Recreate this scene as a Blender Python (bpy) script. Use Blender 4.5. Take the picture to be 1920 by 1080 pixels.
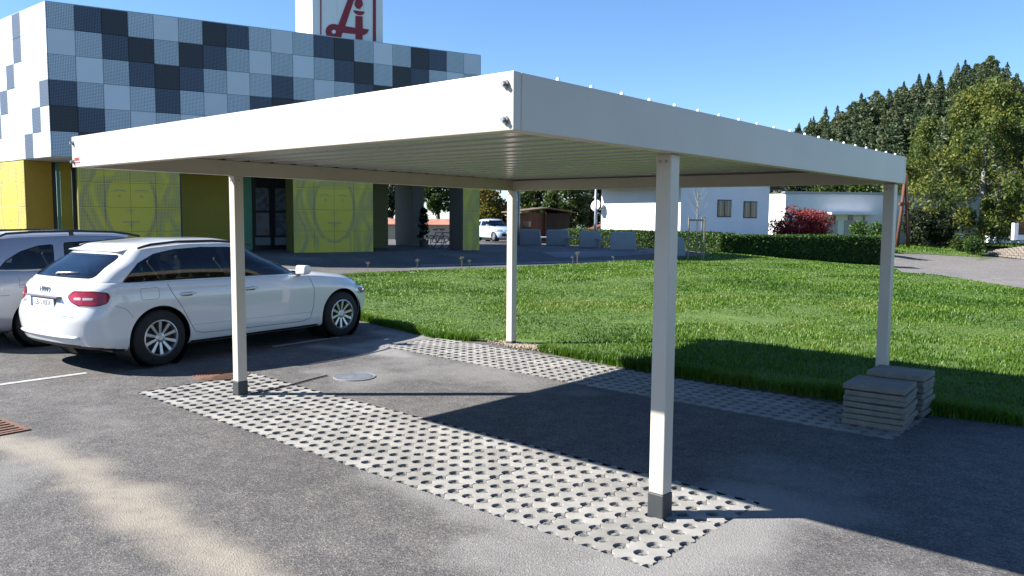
import bpy, bmesh, math, random
import numpy as np
from mathutils import Vector, Matrix
from mathutils.bvhtree import BVHTree
random.seed(7); RNG = np.random.default_rng(11)
scene = bpy.context.scene
for o in list(bpy.data.objects): bpy.data.objects.remove(o, do_unlink=True)
COL = scene.collection
R = math.radians

# ---------------------------------------------------------------- camera
CAM = np.array([2.4313, -4.0726, 1.7715])
YAW, PITCH, ROLL, FPX = -0.7298, -0.0855, 0.0077, 1513.15      # focal length in pixels of a 1920 wide frame
def cam_axes():
    f = np.array([math.sin(YAW)*math.cos(PITCH), math.cos(YAW)*math.cos(PITCH), math.sin(PITCH)])
    r = np.cross(f, [0, 0, 1]); r /= np.linalg.norm(r); u = np.cross(r, f)
    c, s = math.cos(ROLL), math.sin(ROLL)
    return c*r+s*u, -s*r+c*u, f
CR, CU, CF = cam_axes()
cam_data = bpy.data.cameras.new('camera')
cam = bpy.data.objects.new('camera', cam_data); COL.objects.link(cam)
cam.matrix_world = Matrix(((CR[0], CU[0], -CF[0], CAM[0]), (CR[1], CU[1], -CF[1], CAM[1]), (CR[2], CU[2], -CF[2], CAM[2]), (0, 0, 0, 1)))
cam_data.sensor_width = 36; cam_data.lens = FPX/1920*36
cam_data.clip_start = .05; cam_data.clip_end = 3000
scene.camera = cam

# ---------------------------------------------------------------- sky, sun, exposure
SUN_AZ, SUN_EL = R(44.2), R(36.9)        # direction the light travels on the ground, elevation
world = bpy.data.worlds.new('World'); scene.world = world; world.use_nodes = True
wn = world.node_tree.nodes; wl = world.node_tree.links
bg = wn['Background']; bg.inputs['Strength'].default_value = .070
sky = wn.new('ShaderNodeTexSky'); sky.sky_type = 'NISHITA'; sky.sun_disc = False
sky.sun_elevation = SUN_EL
to_sun = (-math.cos(SUN_AZ), -math.sin(SUN_AZ))
sky.sun_rotation = math.atan2(to_sun[0], to_sun[1])
sky.altitude = 400; sky.air_density = 1.0; sky.dust_density = .0; sky.ozone_density = 8.0
wl.new(sky.outputs[0], bg.inputs['Color'])
sd = bpy.data.lights.new('sun', 'SUN'); sd.energy = 5.0; sd.angle = R(.55); sd.color = (1, .955, .88)
sun = bpy.data.objects.new('sun', sd); COL.objects.link(sun)
dirv = Vector((math.cos(SUN_AZ)*math.cos(SUN_EL), math.sin(SUN_AZ)*math.cos(SUN_EL), -math.sin(SUN_EL)))
sun.rotation_euler = dirv.to_track_quat('-Z', 'Y').to_euler(); sun.location = (-20, -20, 30)
scene.view_settings.view_transform = 'Standard'; scene.view_settings.look = 'None'
scene.view_settings.exposure = 1.6; scene.view_settings.gamma = 1
scene.view_settings.use_curve_mapping = False
scene.render.engine = 'CYCLES'
scene.cycles.max_bounces = 8; scene.cycles.transparent_max_bounces = 16
scene.cycles.caustics_reflective = False; scene.cycles.caustics_refractive = False

# ---------------------------------------------------------------- survey helpers: sight line -> point in the place
def ray(x, y): return CF+(x-960)/FPX*CR-(y-540)/FPX*CU
def gz(x, y):
    """height of the gently rising ground"""
    t = np.maximum(-(np.asarray(x)+4.9)*.8+np.asarray(y)*.6, 0)
    x = np.asarray(x, float); y = np.asarray(y, float)
    ss = lambda a, b, v: (lambda q: q*q*(3-2*q))(np.clip((v-a)/(b-a), 0, 1))
    f = (x+30.23)*.954-(y-6.97)*.30          # metres in front of the pharmacy
    side = ss(-18., -9.5, x)
    return .08*(1-np.exp(-t/3.2))+.165*ss(5., 1.5, f)-.20*ss(14., 9., f)*ss(1.5, 5., f)*ss(32., 28., y)-.20*ss(33., 35.5, y)-.6*side*ss(24., 41., y)+.6*side*ss(56., 70., y)
def G(x, y):
    d = ray(x, y); z = 0.
    for _ in range(60):
        P = CAM+d*((z-CAM[2])/d[2]); z = .5*z+.5*float(gz(P[0], P[1]))
    return P
def at(x, y, hd):
    d = ray(x, y); return CAM+d*hd/math.hypot(d[0], d[1])
def zat(y, x, hd): return float(at(x, y, hd)[2])

# ---------------------------------------------------------------- materials
MATS = {}
def new_mat(name):
    m = bpy.data.materials.new(name); m.use_nodes = True
    nt = m.node_tree; return m, nt.nodes, nt.links, nt.nodes['Principled BSDF']
GAIN = .60      # picture is exposed well above 0, so base colours sit this much lower
KEEP = {'white_car_paint': .74, 'white_render': .86, 'sign_white': 1., 'white_cap': 1., 'plate_white': 1., 'silver_car_paint': .5, 'pale_car_paint': .9, 'yellow_panel': .74, 'yellow_wall': .95, 'ochre_wall': 1., 'green_column': .9, 'car_glass': 1., 'cream_paint': .74, 'roof_sheet': .74, 'soffit_render': .8, 'alloy_rim': .9, 'tail_red': .8}
def mat(name, col, rough=.6, metal=0., var=0., vscale=3., bump=0., bscale=40., spec=.5, coat=0., col2=None, emit=None, detail=4, coords='Object'):
    if name in MATS: return MATS[name]
    k_ = KEEP.get(name, GAIN); col = tuple(v*k_ for v in col); col2 = tuple(v*k_ for v in col2) if col2 else None
    m, n, l, b = new_mat(name); MATS[name] = m
    b.inputs['Roughness'].default_value = rough; b.inputs['Metallic'].default_value = metal
    b.inputs['Specular IOR Level'].default_value = spec
    if coat: b.inputs['Coat Weight'].default_value = coat; b.inputs['Coat Roughness'].default_value = .04
    c = (*col, 1); b.inputs['Base Color'].default_value = c
    tc = n.new('ShaderNodeTexCoord')
    if var or col2:
        no = n.new('ShaderNodeTexNoise'); no.inputs['Scale'].default_value = vscale; no.inputs['Detail'].default_value = detail
        l.new(tc.outputs[coords], no.inputs['Vector'])
        rp = n.new('ShaderNodeValToRGB'); l.new(no.outputs['Fac'], rp.inputs[0])
        rp.color_ramp.elements[0].position = .3; rp.color_ramp.elements[1].position = .7
        if col2: rp.color_ramp.elements[0].color = c; rp.color_ramp.elements[1].color = (*col2, 1)
        else:
            rp.color_ramp.elements[0].color = (*[v*(1-var) for v in col], 1)
            rp.color_ramp.elements[1].color = (*[min(1, v*(1+var)) for v in col], 1)
        l.new(rp.outputs[0], b.inputs['Base Color'])
    if bump:
        nb = n.new('ShaderNodeTexNoise'); nb.inputs['Scale'].default_value = bscale; nb.inputs['Detail'].default_value = 3
        l.new(tc.outputs[coords], nb.inputs['Vector'])
        bp = n.new('ShaderNodeBump'); bp.inputs['Strength'].default_value = bump; bp.inputs['Distance'].default_value = .02
        l.new(nb.outputs['Fac'], bp.inputs['Height']); l.new(bp.outputs[0], b.inputs['Normal'])
    if emit:
        b.inputs['Emission Color'].default_value = (*emit, 1); b.inputs['Emission Strength'].default_value = 1
    return m
def glass_mat(name, tint, ior=1.5, rough=0.0):
    if name in MATS: return MATS[name]
    m, n, l, b = new_mat(name); MATS[name] = m; n.remove(b)
    tr = n.new('ShaderNodeBsdfTransparent'); tr.inputs[0].default_value = (*tint, 1)
    gl = n.new('ShaderNodeBsdfGlossy'); gl.inputs['Roughness'].default_value = rough
    fr = n.new('ShaderNodeFresnel'); fr.inputs[0].default_value = ior
    mx = n.new('ShaderNodeMixShader'); l.new(fr.outputs[0], mx.inputs[0]); l.new(tr.outputs[0], mx.inputs[1]); l.new(gl.outputs[0], mx.inputs[2])
    l.new(mx.outputs[0], n['Material Output'].inputs[0])
    return m
def leaf_mat(name, cols, trans=.35, rough=.55):
    """foliage: colour picked by the per-leaf attribute rnd, some light passes through"""
    if name in MATS: return MATS[name]
    m, n, l, b = new_mat(name); MATS[name] = m
    a = n.new('ShaderNodeAttribute'); a.attribute_name = 'rnd'
    rp = n.new('ShaderNodeValToRGB'); l.new(a.outputs['Fac'], rp.inputs[0])
    e = rp.color_ramp.elements
    while len(e) < len(cols): e.new(.5)
    for i, c in enumerate(cols): e[i].position = i/(len(cols)-1); e[i].color = (*[v*.66 for v in c], 1)
    l.new(rp.outputs[0], b.inputs['Base Color']); b.inputs['Roughness'].default_value = rough
    b.inputs['Specular IOR Level'].default_value = .3
    t = n.new('ShaderNodeBsdfTranslucent'); l.new(rp.outputs[0], t.inputs[0])
    mx = n.new('ShaderNodeMixShader'); mx.inputs[0].default_value = trans
    l.new(b.outputs[0], mx.inputs[1]); l.new(t.outputs[0], mx.inputs[2]); l.new(mx.outputs[0], n['Material Output'].inputs[0])
    return m

# ---------------------------------------------------------------- object helpers
def link(o, parent=None):
    COL.objects.link(o)
    if parent is not None: o.parent = parent
    return o
def tag(o, label=None, cat=None, group=None, kind=None):
    if label: o['label'] = label
    if cat: o['category'] = cat
    if group: o['group'] = group
    if kind: o['kind'] = kind
    return o
def thing(name, loc, label, cat, group=None, rz=0.):
    o = bpy.data.objects.new(name, None); o.empty_display_size = .2; link(o)
    o.location = tuple(float(v) for v in loc); o.rotation_euler = (0, 0, rz)
    return tag(o, label, cat, group)
class MB:
    """collects simple solids into one mesh"""
    def __init__(s): s.v = []; s.f = []
    def add(s, v, f):
        k = len(s.v); s.v += [tuple(map(float, p)) for p in v]; s.f += [tuple(i+k for i in q) for q in f]; return s
    def box(s, x0, x1, y0, y1, z0, z1):
        return s.add([(x0,y0,z0),(x1,y0,z0),(x1,y1,z0),(x0,y1,z0),(x0,y0,z1),(x1,y0,z1),(x1,y1,z1),(x0,y1,z1)],
                     [(3,2,1,0),(4,5,6,7),(0,1,5,4),(1,2,6,5),(2,3,7,6),(3,0,4,7)])
    def obox(s, o, a, b, c):
        """box from corner o and three edge vectors (a x b along c)"""
        o, a, b, c = map(np.asarray, (o, a, b, c))
        return s.add([o, o+a, o+a+b, o+b, o+c, o+a+c, o+a+b+c, o+b+c], [(3,2,1,0),(4,5,6,7),(0,1,5,4),(1,2,6,5),(2,3,7,6),(3,0,4,7)])
    def prism(s, poly, o, u, w, d):
        """polygon in the u,w plane through o, extruded along d"""
        o, u, w, d = map(lambda q: np.asarray(q, float), (o, u, w, d)); n = len(poly)
        a = [o+u*p+w*q for p, q in poly]; b = [p+d for p in a]
        fl = np.dot(np.cross(u, w), d) > 0
        ar = sum(poly[i][0]*poly[(i+1) % n][1]-poly[(i+1) % n][0]*poly[i][1] for i in range(n)) > 0
        F = [tuple(range(n)), tuple(range(2*n-1, n-1, -1))]+[(i, i+n, (i+1) % n+n, (i+1) % n) for i in range(n)]
        if fl == ar: F = [tuple(reversed(q)) for q in F]
        return s.add(a+b, F)
    def tube(s, pts, r, n=8, cap=True):
        pts = [Vector(p) for p in pts]; rs = r if isinstance(r, (list, tuple)) else [r]*len(pts)
        k = len(s.v); ref = None
        for i, p in enumerate(pts):
            d = (pts[min(i+1, len(pts)-1)]-pts[max(i-1, 0)]).normalized()
            if ref is None: ref = d.orthogonal().normalized()
            a = (ref-d*ref.dot(d)).normalized(); b = d.cross(a); ref = a
            for j in range(n):
                t = 2*math.pi*j/n; s.v.append(tuple(p+(a*math.cos(t)+b*math.sin(t))*rs[i]))
        for i in range(len(pts)-1):
            for j in range(n):
                s.f.append((k+i*n+j, k+i*n+(j+1) % n, k+(i+1)*n+(j+1) % n, k+(i+1)*n+j))
        if cap:
            s.f.append(tuple(k+j for j in reversed(range(n)))); s.f.append(tuple(k+(len(pts)-1)*n+j for j in range(n)))
        return s
    def lathe(s, prof, c=(0,0,0), axis='z', n=24):
        k = len(s.v)
        for r_, h in prof:
            for j in range(n):
                t = 2*math.pi*j/n; a, b = r_*math.cos(t), r_*math.sin(t)
                p = (a, b, h) if axis == 'z' else ((a, h, b) if axis == 'y' else (h, a, b))
                s.v.append((c[0]+p[0], c[1]+p[1], c[2]+p[2]))
        for i in range(len(prof)-1):
            for j in range(n):
                q = (k+i*n+j, k+i*n+(j+1) % n, k+(i+1)*n+(j+1) % n, k+(i+1)*n+j)
                s.f.append(q if axis != 'y' else q[::-1])
        return s
    def mesh(s, name='mesh'):
        me = bpy.data.meshes.new(name); me.from_pydata(s.v, [], s.f); me.update(); return me
    def obj(s, name, m, parent=None, smooth=False, bevel=0., seg=2):
        return mobj(name, s.mesh(name), m, parent, smooth, bevel, seg)
def mobj(name, me, m, parent=None, smooth=False, bevel=0., seg=2):
    if m is not None and not me.materials: me.materials.append(m)
    if smooth:
        me.polygons.foreach_set('use_smooth', [True]*len(me.polygons))
    o = bpy.data.objects.new(name, me); link(o, parent)
    if bevel:
        b = o.modifiers.new('bevel', 'BEVEL'); b.width = bevel; b.segments = seg; b.limit_method = 'ANGLE'; b.angle_limit = R(35)
    return o
def np_mesh(name, V, F, rnd=None):
    """fast mesh from arrays; F (n,3) or (n,4)"""
    V = np.asarray(V, np.float32); F = np.asarray(F, np.int32); k = F.shape[1]
    me = bpy.data.meshes.new(name); me.vertices.add(len(V)); me.vertices.foreach_set('co', V.ravel())
    me.loops.add(F.size); me.loops.foreach_set('vertex_index', F.ravel())
    me.polygons.add(len(F)); me.polygons.foreach_set('loop_start', np.arange(0, F.size, k, dtype=np.int32))
    me.update(calc_edges=True)
    if rnd is not None:
        a = me.attributes.new('rnd', 'FLOAT', 'POINT'); a.data.foreach_set('value', np.asarray(rnd, np.float32))
    return me
def copy_tree(o, parent=None):
    c = o.copy(); link(c); c.parent = parent
    for ch in list(o.children):
        if ch is not c: copy_tree(ch, c)
    return c
def inside(poly, x, y):
    poly = np.asarray(poly, float); x = np.asarray(x); y = np.asarray(y); r = np.zeros(x.shape, bool); n = len(poly); j = n-1
    for i in range(n):
        xi, yi = poly[i][:2]; xj, yj = poly[j][:2]
        c = ((yi > y) != (yj > y)) & (x < (xj-xi)*(y-yi)/((yj-yi) if yj != yi else 1e-9)+xi); r ^= c; j = i
    return r
def vnoise(x, y, seed=0):
    """smooth value noise for numpy arrays"""
    x = np.asarray(x, float); y = np.asarray(y, float)
    xi = np.floor(x).astype(np.int64); yi = np.floor(y).astype(np.int64); fx = x-xi; fy = y-yi
    def h(a, b):
        n = (a*374761393+b*668265263+seed*974634777) & 0x7fffffff
        n = ((n ^ (n >> 13))*1274126177) & 0x7fffffff
        return ((n ^ (n >> 16)) & 0xffff)/65535.
    u = fx*fx*(3-2*fx); v = fy*fy*(3-2*fy)
    return (h(xi, yi)*(1-u)+h(xi+1, yi)*u)*(1-v)+(h(xi, yi+1)*(1-u)+h(xi+1, yi+1)*u)*v
def fbm(x, y, seed=0, o=4):
    s = 0; a = .5
    for i in range(o): s = s+a*vnoise(x*2**i, y*2**i, seed+i); a *= .5
    return s/(1-.5**o)
def sstep(a, b, x): t = np.clip((x-a)/(b-a), 0, 1); return t*t*(3-2*t)
def seg_dist(px, py, pts):
    d = np.full(np.shape(px), 1e9)
    for (ax, ay), (bx, by) in zip(pts[:-1], pts[1:]):
        t = np.clip(((px-ax)*(bx-ax)+(py-ay)*(by-ay))/((bx-ax)**2+(by-ay)**2), 0, 1)
        d = np.minimum(d, np.hypot(px-ax-t*(bx-ax), py-ay-t*(by-ay)))
    return d
def clip_rect(poly, x0, x1, y0, y1):
    def cl(P, ax, v, keep):
        out = []
        for i in range(len(P)):
            a, b = P[i], P[(i+1) % len(P)]; ia, ib = keep(a[ax]), keep(b[ax])
            if ia: out.append(a)
            if ia != ib:
                t = (v-a[ax])/(b[ax]-a[ax]); out.append(tuple(a[k]+t*(b[k]-a[k]) for k in (0, 1)))
        return out
    P = list(poly)
    for ax, v, kp in ((0, x0, lambda q: q >= x0), (0, x1, lambda q: q <= x1), (1, y0, lambda q: q >= y0), (1, y1, lambda q: q <= y1)):
        if not P: return P
        P = cl(P, ax, v, kp)
    return P
def ground_sheet(name, poly, step, dz, m, kind='structure', zf=None):
    """a sheet of that outline that follows the ground, dz above it"""
    poly = [(float(p[0]), float(p[1])) for p in poly]
    xs = [p[0] for p in poly]; ys = [p[1] for p in poly]; V = []; F = []; idx = {}
    def vid(p):
        k = (round(p[0], 4), round(p[1], 4))
        if k not in idx:
            idx[k] = len(V); V.append((p[0], p[1], float(gz(p[0], p[1]))+dz+(zf(p[0], p[1]) if zf else 0)))
        return idx[k]
    x = math.floor(min(xs)/step)*step
    while x < max(xs):
        y = math.floor(min(ys)/step)*step
        while y < max(ys):
            q = clip_rect(poly, x, x+step, y, y+step)
            if len(q) > 2:
                f = []
                for p in q:
                    i = vid(p)
                    if i not in f: f.append(i)
                if len(f) > 2: F.append(tuple(f))
            y += step
        x += step
    me = bpy.data.meshes.new(name); me.from_pydata(V, [], F); me.validate(); me.update()
    bm = bmesh.new(); bm.from_mesh(me); bmesh.ops.recalc_face_normals(bm, faces=bm.faces)
    if bm.faces and sum(f.normal.z for f in bm.faces) < 0: bmesh.ops.reverse_faces(bm, faces=bm.faces)
    bm.to_mesh(me); bm.free()
    o = mobj(name, me, m, smooth=True); o['kind'] = kind
    return o
# ================================================================ THE GROUND
def asphalt_material(name, base, light, sandy=True):
    m, n, l, b = new_mat(name)
    tc = n.new('ShaderNodeTexCoord'); P = tc.outputs['Object']
    def noise(scale, detail=3, rough=.6):
        t = n.new('ShaderNodeTexNoise'); t.inputs['Scale'].default_value = scale; t.inputs['Detail'].default_value = detail
        t.inputs['Roughness'].default_value = rough; l.new(P, t.inputs['Vector']); return t.outputs['Fac']
    def ramp(f, p0, p1, c0, c1):
        r = n.new('ShaderNodeValToRGB'); l.new(f, r.inputs[0]); e = r.color_ramp.elements
        e[0].position = p0; e[1].position = p1; e[0].color = (*c0, 1); e[1].color = (*c1, 1); return r.outputs[0]
    def mix(f, a, c, mode='MIX'):
        x = n.new('ShaderNodeMix'); x.data_type = 'RGBA'; x.blend_type = mode
        if isinstance(f, float): x.inputs[0].default_value = f
        else: l.new(f, x.inputs[0])
        for s, v in ((x.inputs[6], a), (x.inputs[7], c)):
            if isinstance(v, tuple): s.default_value = (*v, 1)
            else: l.new(v, s)
        return x.outputs[2]
    vo = n.new('ShaderNodeTexVoronoi'); vo.inputs['Scale'].default_value = 105; l.new(P, vo.inputs['Vector'])
    sep = n.new('ShaderNodeSeparateColor'); l.new(vo.outputs['Color'], sep.inputs[0])
    agg = ramp(sep.outputs[0], .0, 1., (.48, .48, .50), (1.6, 1.56, 1.5))
    agg.node.color_ramp.elements.new(.86).color = (1.12, 1.1, 1.08, 1)
    big = ramp(noise(.55, 5), .3, .72, base, light)
    c = mix(1., big, agg, 'MULTIPLY')
    fine = ramp(noise(160, 2), .3, .75, (.62, .62, .63), (1.32, 1.31, 1.28))
    c = mix(.85, c, fine, 'MULTIPLY')
    blot = ramp(noise(5.5, 4), .38, .7, (.76, .76, .78), (1.18, 1.165, 1.14))
    c = mix(.8, c, blot, 'MULTIPLY')
    if sandy:
        for att, cc, k in (('dust', (.26, .257, .25), .62), ('sand', (.265, .24, .20), .8)):
            a = n.new('ShaderNodeAttribute'); a.attribute_name = att
            g1 = n.new('ShaderNodeMath'); g1.operation = 'MULTIPLY_ADD'; g1.inputs[1].default_value = .75; g1.inputs[2].default_value = -.375; l.new(noise(48, 5, .75), g1.inputs[0])
            g2 = n.new('ShaderNodeMath'); g2.operation = 'MULTIPLY_ADD'; g2.inputs[1].default_value = 1.25; l.new(a.outputs['Fac'], g2.inputs[0]); l.new(g1.outputs[0], g2.inputs[2])
            g3 = n.new('ShaderNodeMath'); g3.operation = 'MULTIPLY'; g3.use_clamp = True; l.new(g2.outputs[0], g3.inputs[0]); g3.inputs[1].default_value = 1.0
            g4 = n.new('ShaderNodeMath'); g4.operation = 'MINIMUM'; l.new(g3.outputs[0], g4.inputs[0]); g5 = n.new('ShaderNodeMath'); g5.operation = 'MULTIPLY'; g5.inputs[1].default_value = 6.; g5.use_clamp = True; l.new(a.outputs['Fac'], g5.inputs[0]); l.new(g5.outputs[0], g4.inputs[1])
            mm = n.new('ShaderNodeMath'); mm.operation = 'MULTIPLY'; mm.inputs[1].default_value = k; l.new(g4.outputs[0], mm.inputs[0])
            sc = mix(.7, cc, fine, 'MULTIPLY')
            c = mix(mm.outputs[0], c, sc)
    l.new(c, b.inputs['Base Color']); b.inputs['Roughness'].default_value = .82; b.inputs['Specular IOR Level'].default_value = .2
    bp = n.new('ShaderNodeBump'); bp.inputs['Strength'].default_value = .55; bp.inputs['Distance'].default_value = .006
    l.new(vo.outputs['Distance'], bp.inputs['Height']); l.new(bp.outputs[0], b.inputs['Normal'])
    return m
M_ASPH = asphalt_material('asphalt', (.098, .096, .096), (.142, .139, .136))
M_ROAD = asphalt_material('road_asphalt', (.17, .165, .16), (.22, .21, .20), False)
M_EARTH = mat('earth', (.09, .13, .035), .95, var=.4, vscale=.4, bump=.4, bscale=8)
M_TURF = mat('turf', (.06, .125, .008), .95, col2=(.12, .20, .018), vscale=1.7, bump=.5, bscale=30)
M_GRAVEL, gn_, gl_, gb_ = new_mat('gravel')
tc = gn_.new('ShaderNodeTexCoord'); vo = gn_.new('ShaderNodeTexVoronoi'); vo.inputs['Scale'].default_value = 70
gl_.new(tc.outputs['Object'], vo.inputs['Vector'])
sp = gn_.new('ShaderNodeSeparateColor'); gl_.new(vo.outputs['Color'], sp.inputs[0])
rp = gn_.new('ShaderNodeValToRGB'); gl_.new(sp.outputs[0], rp.inputs[0]); rp.color_ramp.elements[0].color = (.03, .032, .034, 1); rp.color_ramp.elements[1].color = (.20, .205, .205, 1)
gl_.new(rp.outputs[0], gb_.inputs['Base Color']); gb_.inputs['Roughness'].default_value = .95; gb_.inputs['Specular IOR Level'].default_value = .1
bp = gn_.new('ShaderNodeBump'); bp.inputs['Strength'].default_value = .5; bp.inputs['Distance'].default_value = .006; bp.invert = True
gl_.new(vo.outputs['Distance'], bp.inputs['Height']); gl_.new(bp.outputs[0], gb_.inputs['Normal'])

# base ground out to the horizon
xs = np.unique(np.r_[-1500, -900, -500, -300, -200, -140, -100, np.arange(-80, 41, 4), 60, 100, 200, 400, 800, 1500])
ys = np.unique(np.r_[-1000, -400, -150, -60, np.arange(-40, 101, 4), 120, 160, 220, 320, 500, 900, 1800])
XX, YY = np.meshgrid(xs, ys, indexing='ij'); ZZ = gz(XX, YY)-.09
nx, ny = XX.shape; I = np.arange(nx*ny).reshape(nx, ny)
F = np.stack([I[:-1, :-1], I[1:, :-1], I[1:, 1:], I[:-1, 1:]], -1).reshape(-1, 4)
o = mobj('ground', np_mesh('ground', np.stack([XX, YY, ZZ], -1).reshape(-1, 3), F), M_EARTH, smooth=True); tag(o, kind='structure')

# the car park: finer near the carport, with openings for the two paved strips
S1 = dict(x1=.305, nx=23, y0=-.632, ny=5); S2 = dict(x1=.45, nx=25, y0=2.80, ny=4); PIT = .26
for s in (S1, S2): s['x0'] = s['x1']-PIT*s['nx']; s['y1'] = s['y0']+PIT*s['ny']
def lines(lo, hi, fine_lo, fine_hi, step, coarse, extra):
    a = np.r_[np.arange(lo, fine_lo, coarse), np.arange(fine_lo, fine_hi, step), np.arange(fine_hi, hi+.1, coarse)]
    for e in extra: a[np.argmin(abs(a-e))] = e
    return np.unique(a)
xs = lines(-52, 14, -8.2, 4.0, .05, 1.0, [S1['x0'], S1['x1'], S2['x0'], S2['x1']])
ys = lines(-16, 62, -3.6, 4.2, .05, 1.0, [S1['y0'], S1['y1'], S2['y0'], S2['y1']])
XX, YY = np.meshgrid(xs, ys, indexing='ij'); ZZ = gz(XX, YY)
nx, ny = XX.shape; I = np.arange(nx*ny).reshape(nx, ny)
F = np.stack([I[:-1, :-1], I[1:, :-1], I[1:, 1:], I[:-1, 1:]], -1).reshape(-1, 4)
cx = (XX[:-1, :-1]+XX[1:, 1:]).ravel()/2; cy = (YY[:-1, :-1]+YY[1:, 1:]).ravel()/2
keep = np.ones(len(F), bool)
for s in (S1, S2): keep &= ~((cx > s['x0']) & (cx < s['x1']) & (cy > s['y0']) & (cy < s['y1']))
me = np_mesh('asphalt', np.stack([XX, YY, ZZ], -1).reshape(-1, 3), F[keep])
px, py = XX.ravel(), YY.ravel()
nz = fbm(px*2.2, py*2.2, 3, 5)
# washed-out sand running from the drain towards the camera
pth = [G(*q)[:2] for q in ((-60, 812), (40, 838), (150, 880), (250, 950), (360, 1010), (470, 1075), (620, 1180))]
gr_ = vnoise(px*19, py*19, 77); d = seg_dist(px, py, pth); wdt = .16+.22*fbm(px*1.1, py*1.1, 9)
sand = sstep(1., .0, (d+(nz-.5)*.42+(gr_-.5)*.10)/np.maximum(wdt, .05))*(.70+.5*(gr_-.3))
pth2 = [G(*q)[:2] for q in ((560, 930), (700, 990), (820, 1040))]
# pale dust left beside the fresh paving
e1 = seg_dist(px, py, [(S1['x1'], S1['y0']), (S1['x1'], S1['y1']), (S1['x1']+.12, S1['y1']+.05)])
e2 = seg_dist(px, py, [(S1['x1'], S1['y0']), (-1.9, S1['y0'])])
e3 = seg_dist(px, py, [(-6.1, 2.75), (-5.3, 2.55), (-6.7, 2.2)])
e4 = seg_dist(px, py, [(.9, -.9), (.4, -.95), (-.4, -1.0)])
e5 = seg_dist(px, py, [(-6.3, 2.6), (-6.35, 3.7), (-6.9, 3.6)])
dust = np.maximum.reduce([sstep(.62, .05, e1+(nz-.5)*.5)*.95, sstep(.3, .02, e2+(nz-.5)*.3)*.6, sstep(.28, .03, e3+(nz-.5)*.25)*.85,
                          sstep(.45, .05, e4+(nz-.5)*.5)*.55, sstep(.4, .05, e5+(nz-.5)*.4)*.8])
dust = np.maximum(dust, sstep(.56, .76, fbm(px*.8+7, py*.8, 21, 5))*.45)
for nm, val in (('sand', sand), ('dust', dust)):
    a = me.attributes.new(nm, 'FLOAT', 'POINT'); a.data.foreach_set('value', val.astype(np.float32))
o = mobj('car_park_asphalt', me, M_ASPH, smooth=True); tag(o, kind='structure')

# paved strips of perforated concrete blocks on gravel
M_PAVER = mat('concrete_paver', (.40, .385, .36), .85, var=.16, vscale=7, bump=.3, bscale=200, detail=6)
_n, _l = M_PAVER.node_tree.nodes, M_PAVER.node_tree.links            # each block a slightly different cast
_b = _n['Principled BSDF']; _src = _b.inputs['Base Color'].links[0].from_socket
_oi = _n.new('ShaderNodeObjectInfo'); _hs = _n.new('ShaderNodeHueSaturation'); _mp = _n.new('ShaderNodeMapRange'); _mp.inputs[3].default_value = .80; _mp.inputs[4].default_value = 1.12
_l.new(_oi.outputs['Random'], _mp.inputs[0]); _l.new(_mp.outputs[0], _hs.inputs['Value']); _l.new(_src, _hs.inputs['Color']); _l.new(_hs.outputs[0], _b.inputs['Base Color'])
def paver_mesh():
    h, r, g = .13, .0425, .0026
    def wob(t):          # wave of the joint, t along the edge
        a = abs(t); return (.011*math.sin((a-r)/(h-2*r)*math.pi) if r < a < h-r else 0)*(1 if t > 0 else -1)
    def edge():          # right edge, going up from the lower to the upper corner, as (offset, t)
        out = [(-math.sqrt(max(r*r-(t+h)**2, 0)), t) for t in np.linspace(-h+.0001, -h+r, 5)][2:]
        out += [(wob(t), t) for t in np.linspace(-h+r, -r, 6)[1:-1]]
        out += [(-r*math.cos(a), r*math.sin(a)) for a in np.linspace(-math.pi/2, math.pi/2, 11)]
        out += [(wob(t), t) for t in np.linspace(r, h-r, 6)[1:-1]]
        out += [(-math.sqrt(max(r*r-(t-h)**2, 0)), t) for t in np.linspace(h-r, h-.0001, 5)][:-2]
        return out
    E = edge(); E2 = [(-a if abs(a) > .0095 and False else a, t) for a, t in E]
    pts = []
    pts += [(h-g+a, t) for a, t in E]                                                  # right
    def other(a, t): return (-a if a < -.0001 and (abs(t) < r or abs(t) > h-r) else a)
    pts += [(t, h-g+(a)) for a, t in reversed(E)]                                      # top
    pts += [(-h+g+other(a, t), t) for a, t in reversed(E)]                             # left
    pts += [(t, -h+g+other(a, t)) for a, t in E]                                       # bottom
    hole = [(r*math.cos(a), r*math.sin(a)) for a in np.linspace(0, 2*math.pi, 15)[:-1]]
    bm = bmesh.new(); T = .05
    L = []
    for loop in (pts, hole):
        vs = [bm.verts.new((x, y, 0)) for x, y in loop]
        L.append((vs, [bm.edges.new((vs[i], vs[(i+1) % len(vs)])) for i in range(len(vs))]))
    bmesh.ops.triangle_fill(bm, use_beauty=True, use_dissolve=False, edges=[e for _, es in L for e in es])
    for f in bm.faces:
        if f.normal.z < 0: f.normal_flip()
    for k, (vs, es) in enumerate(L):
        lo = [bm.verts.new((v.co.x, v.co.y, -T)) for v in vs]; n = len(vs)
        for i in range(n):
            q = (vs[i], lo[i], lo[(i+1) % n], vs[(i+1) % n])
            bm.faces.new(q if k == 0 else q[::-1])
    me = bpy.data.meshes.new('paver'); bm.to_mesh(me); bm.free(); me.materials.append(M_PAVER); return me
PM = paver_mesh()
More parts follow.
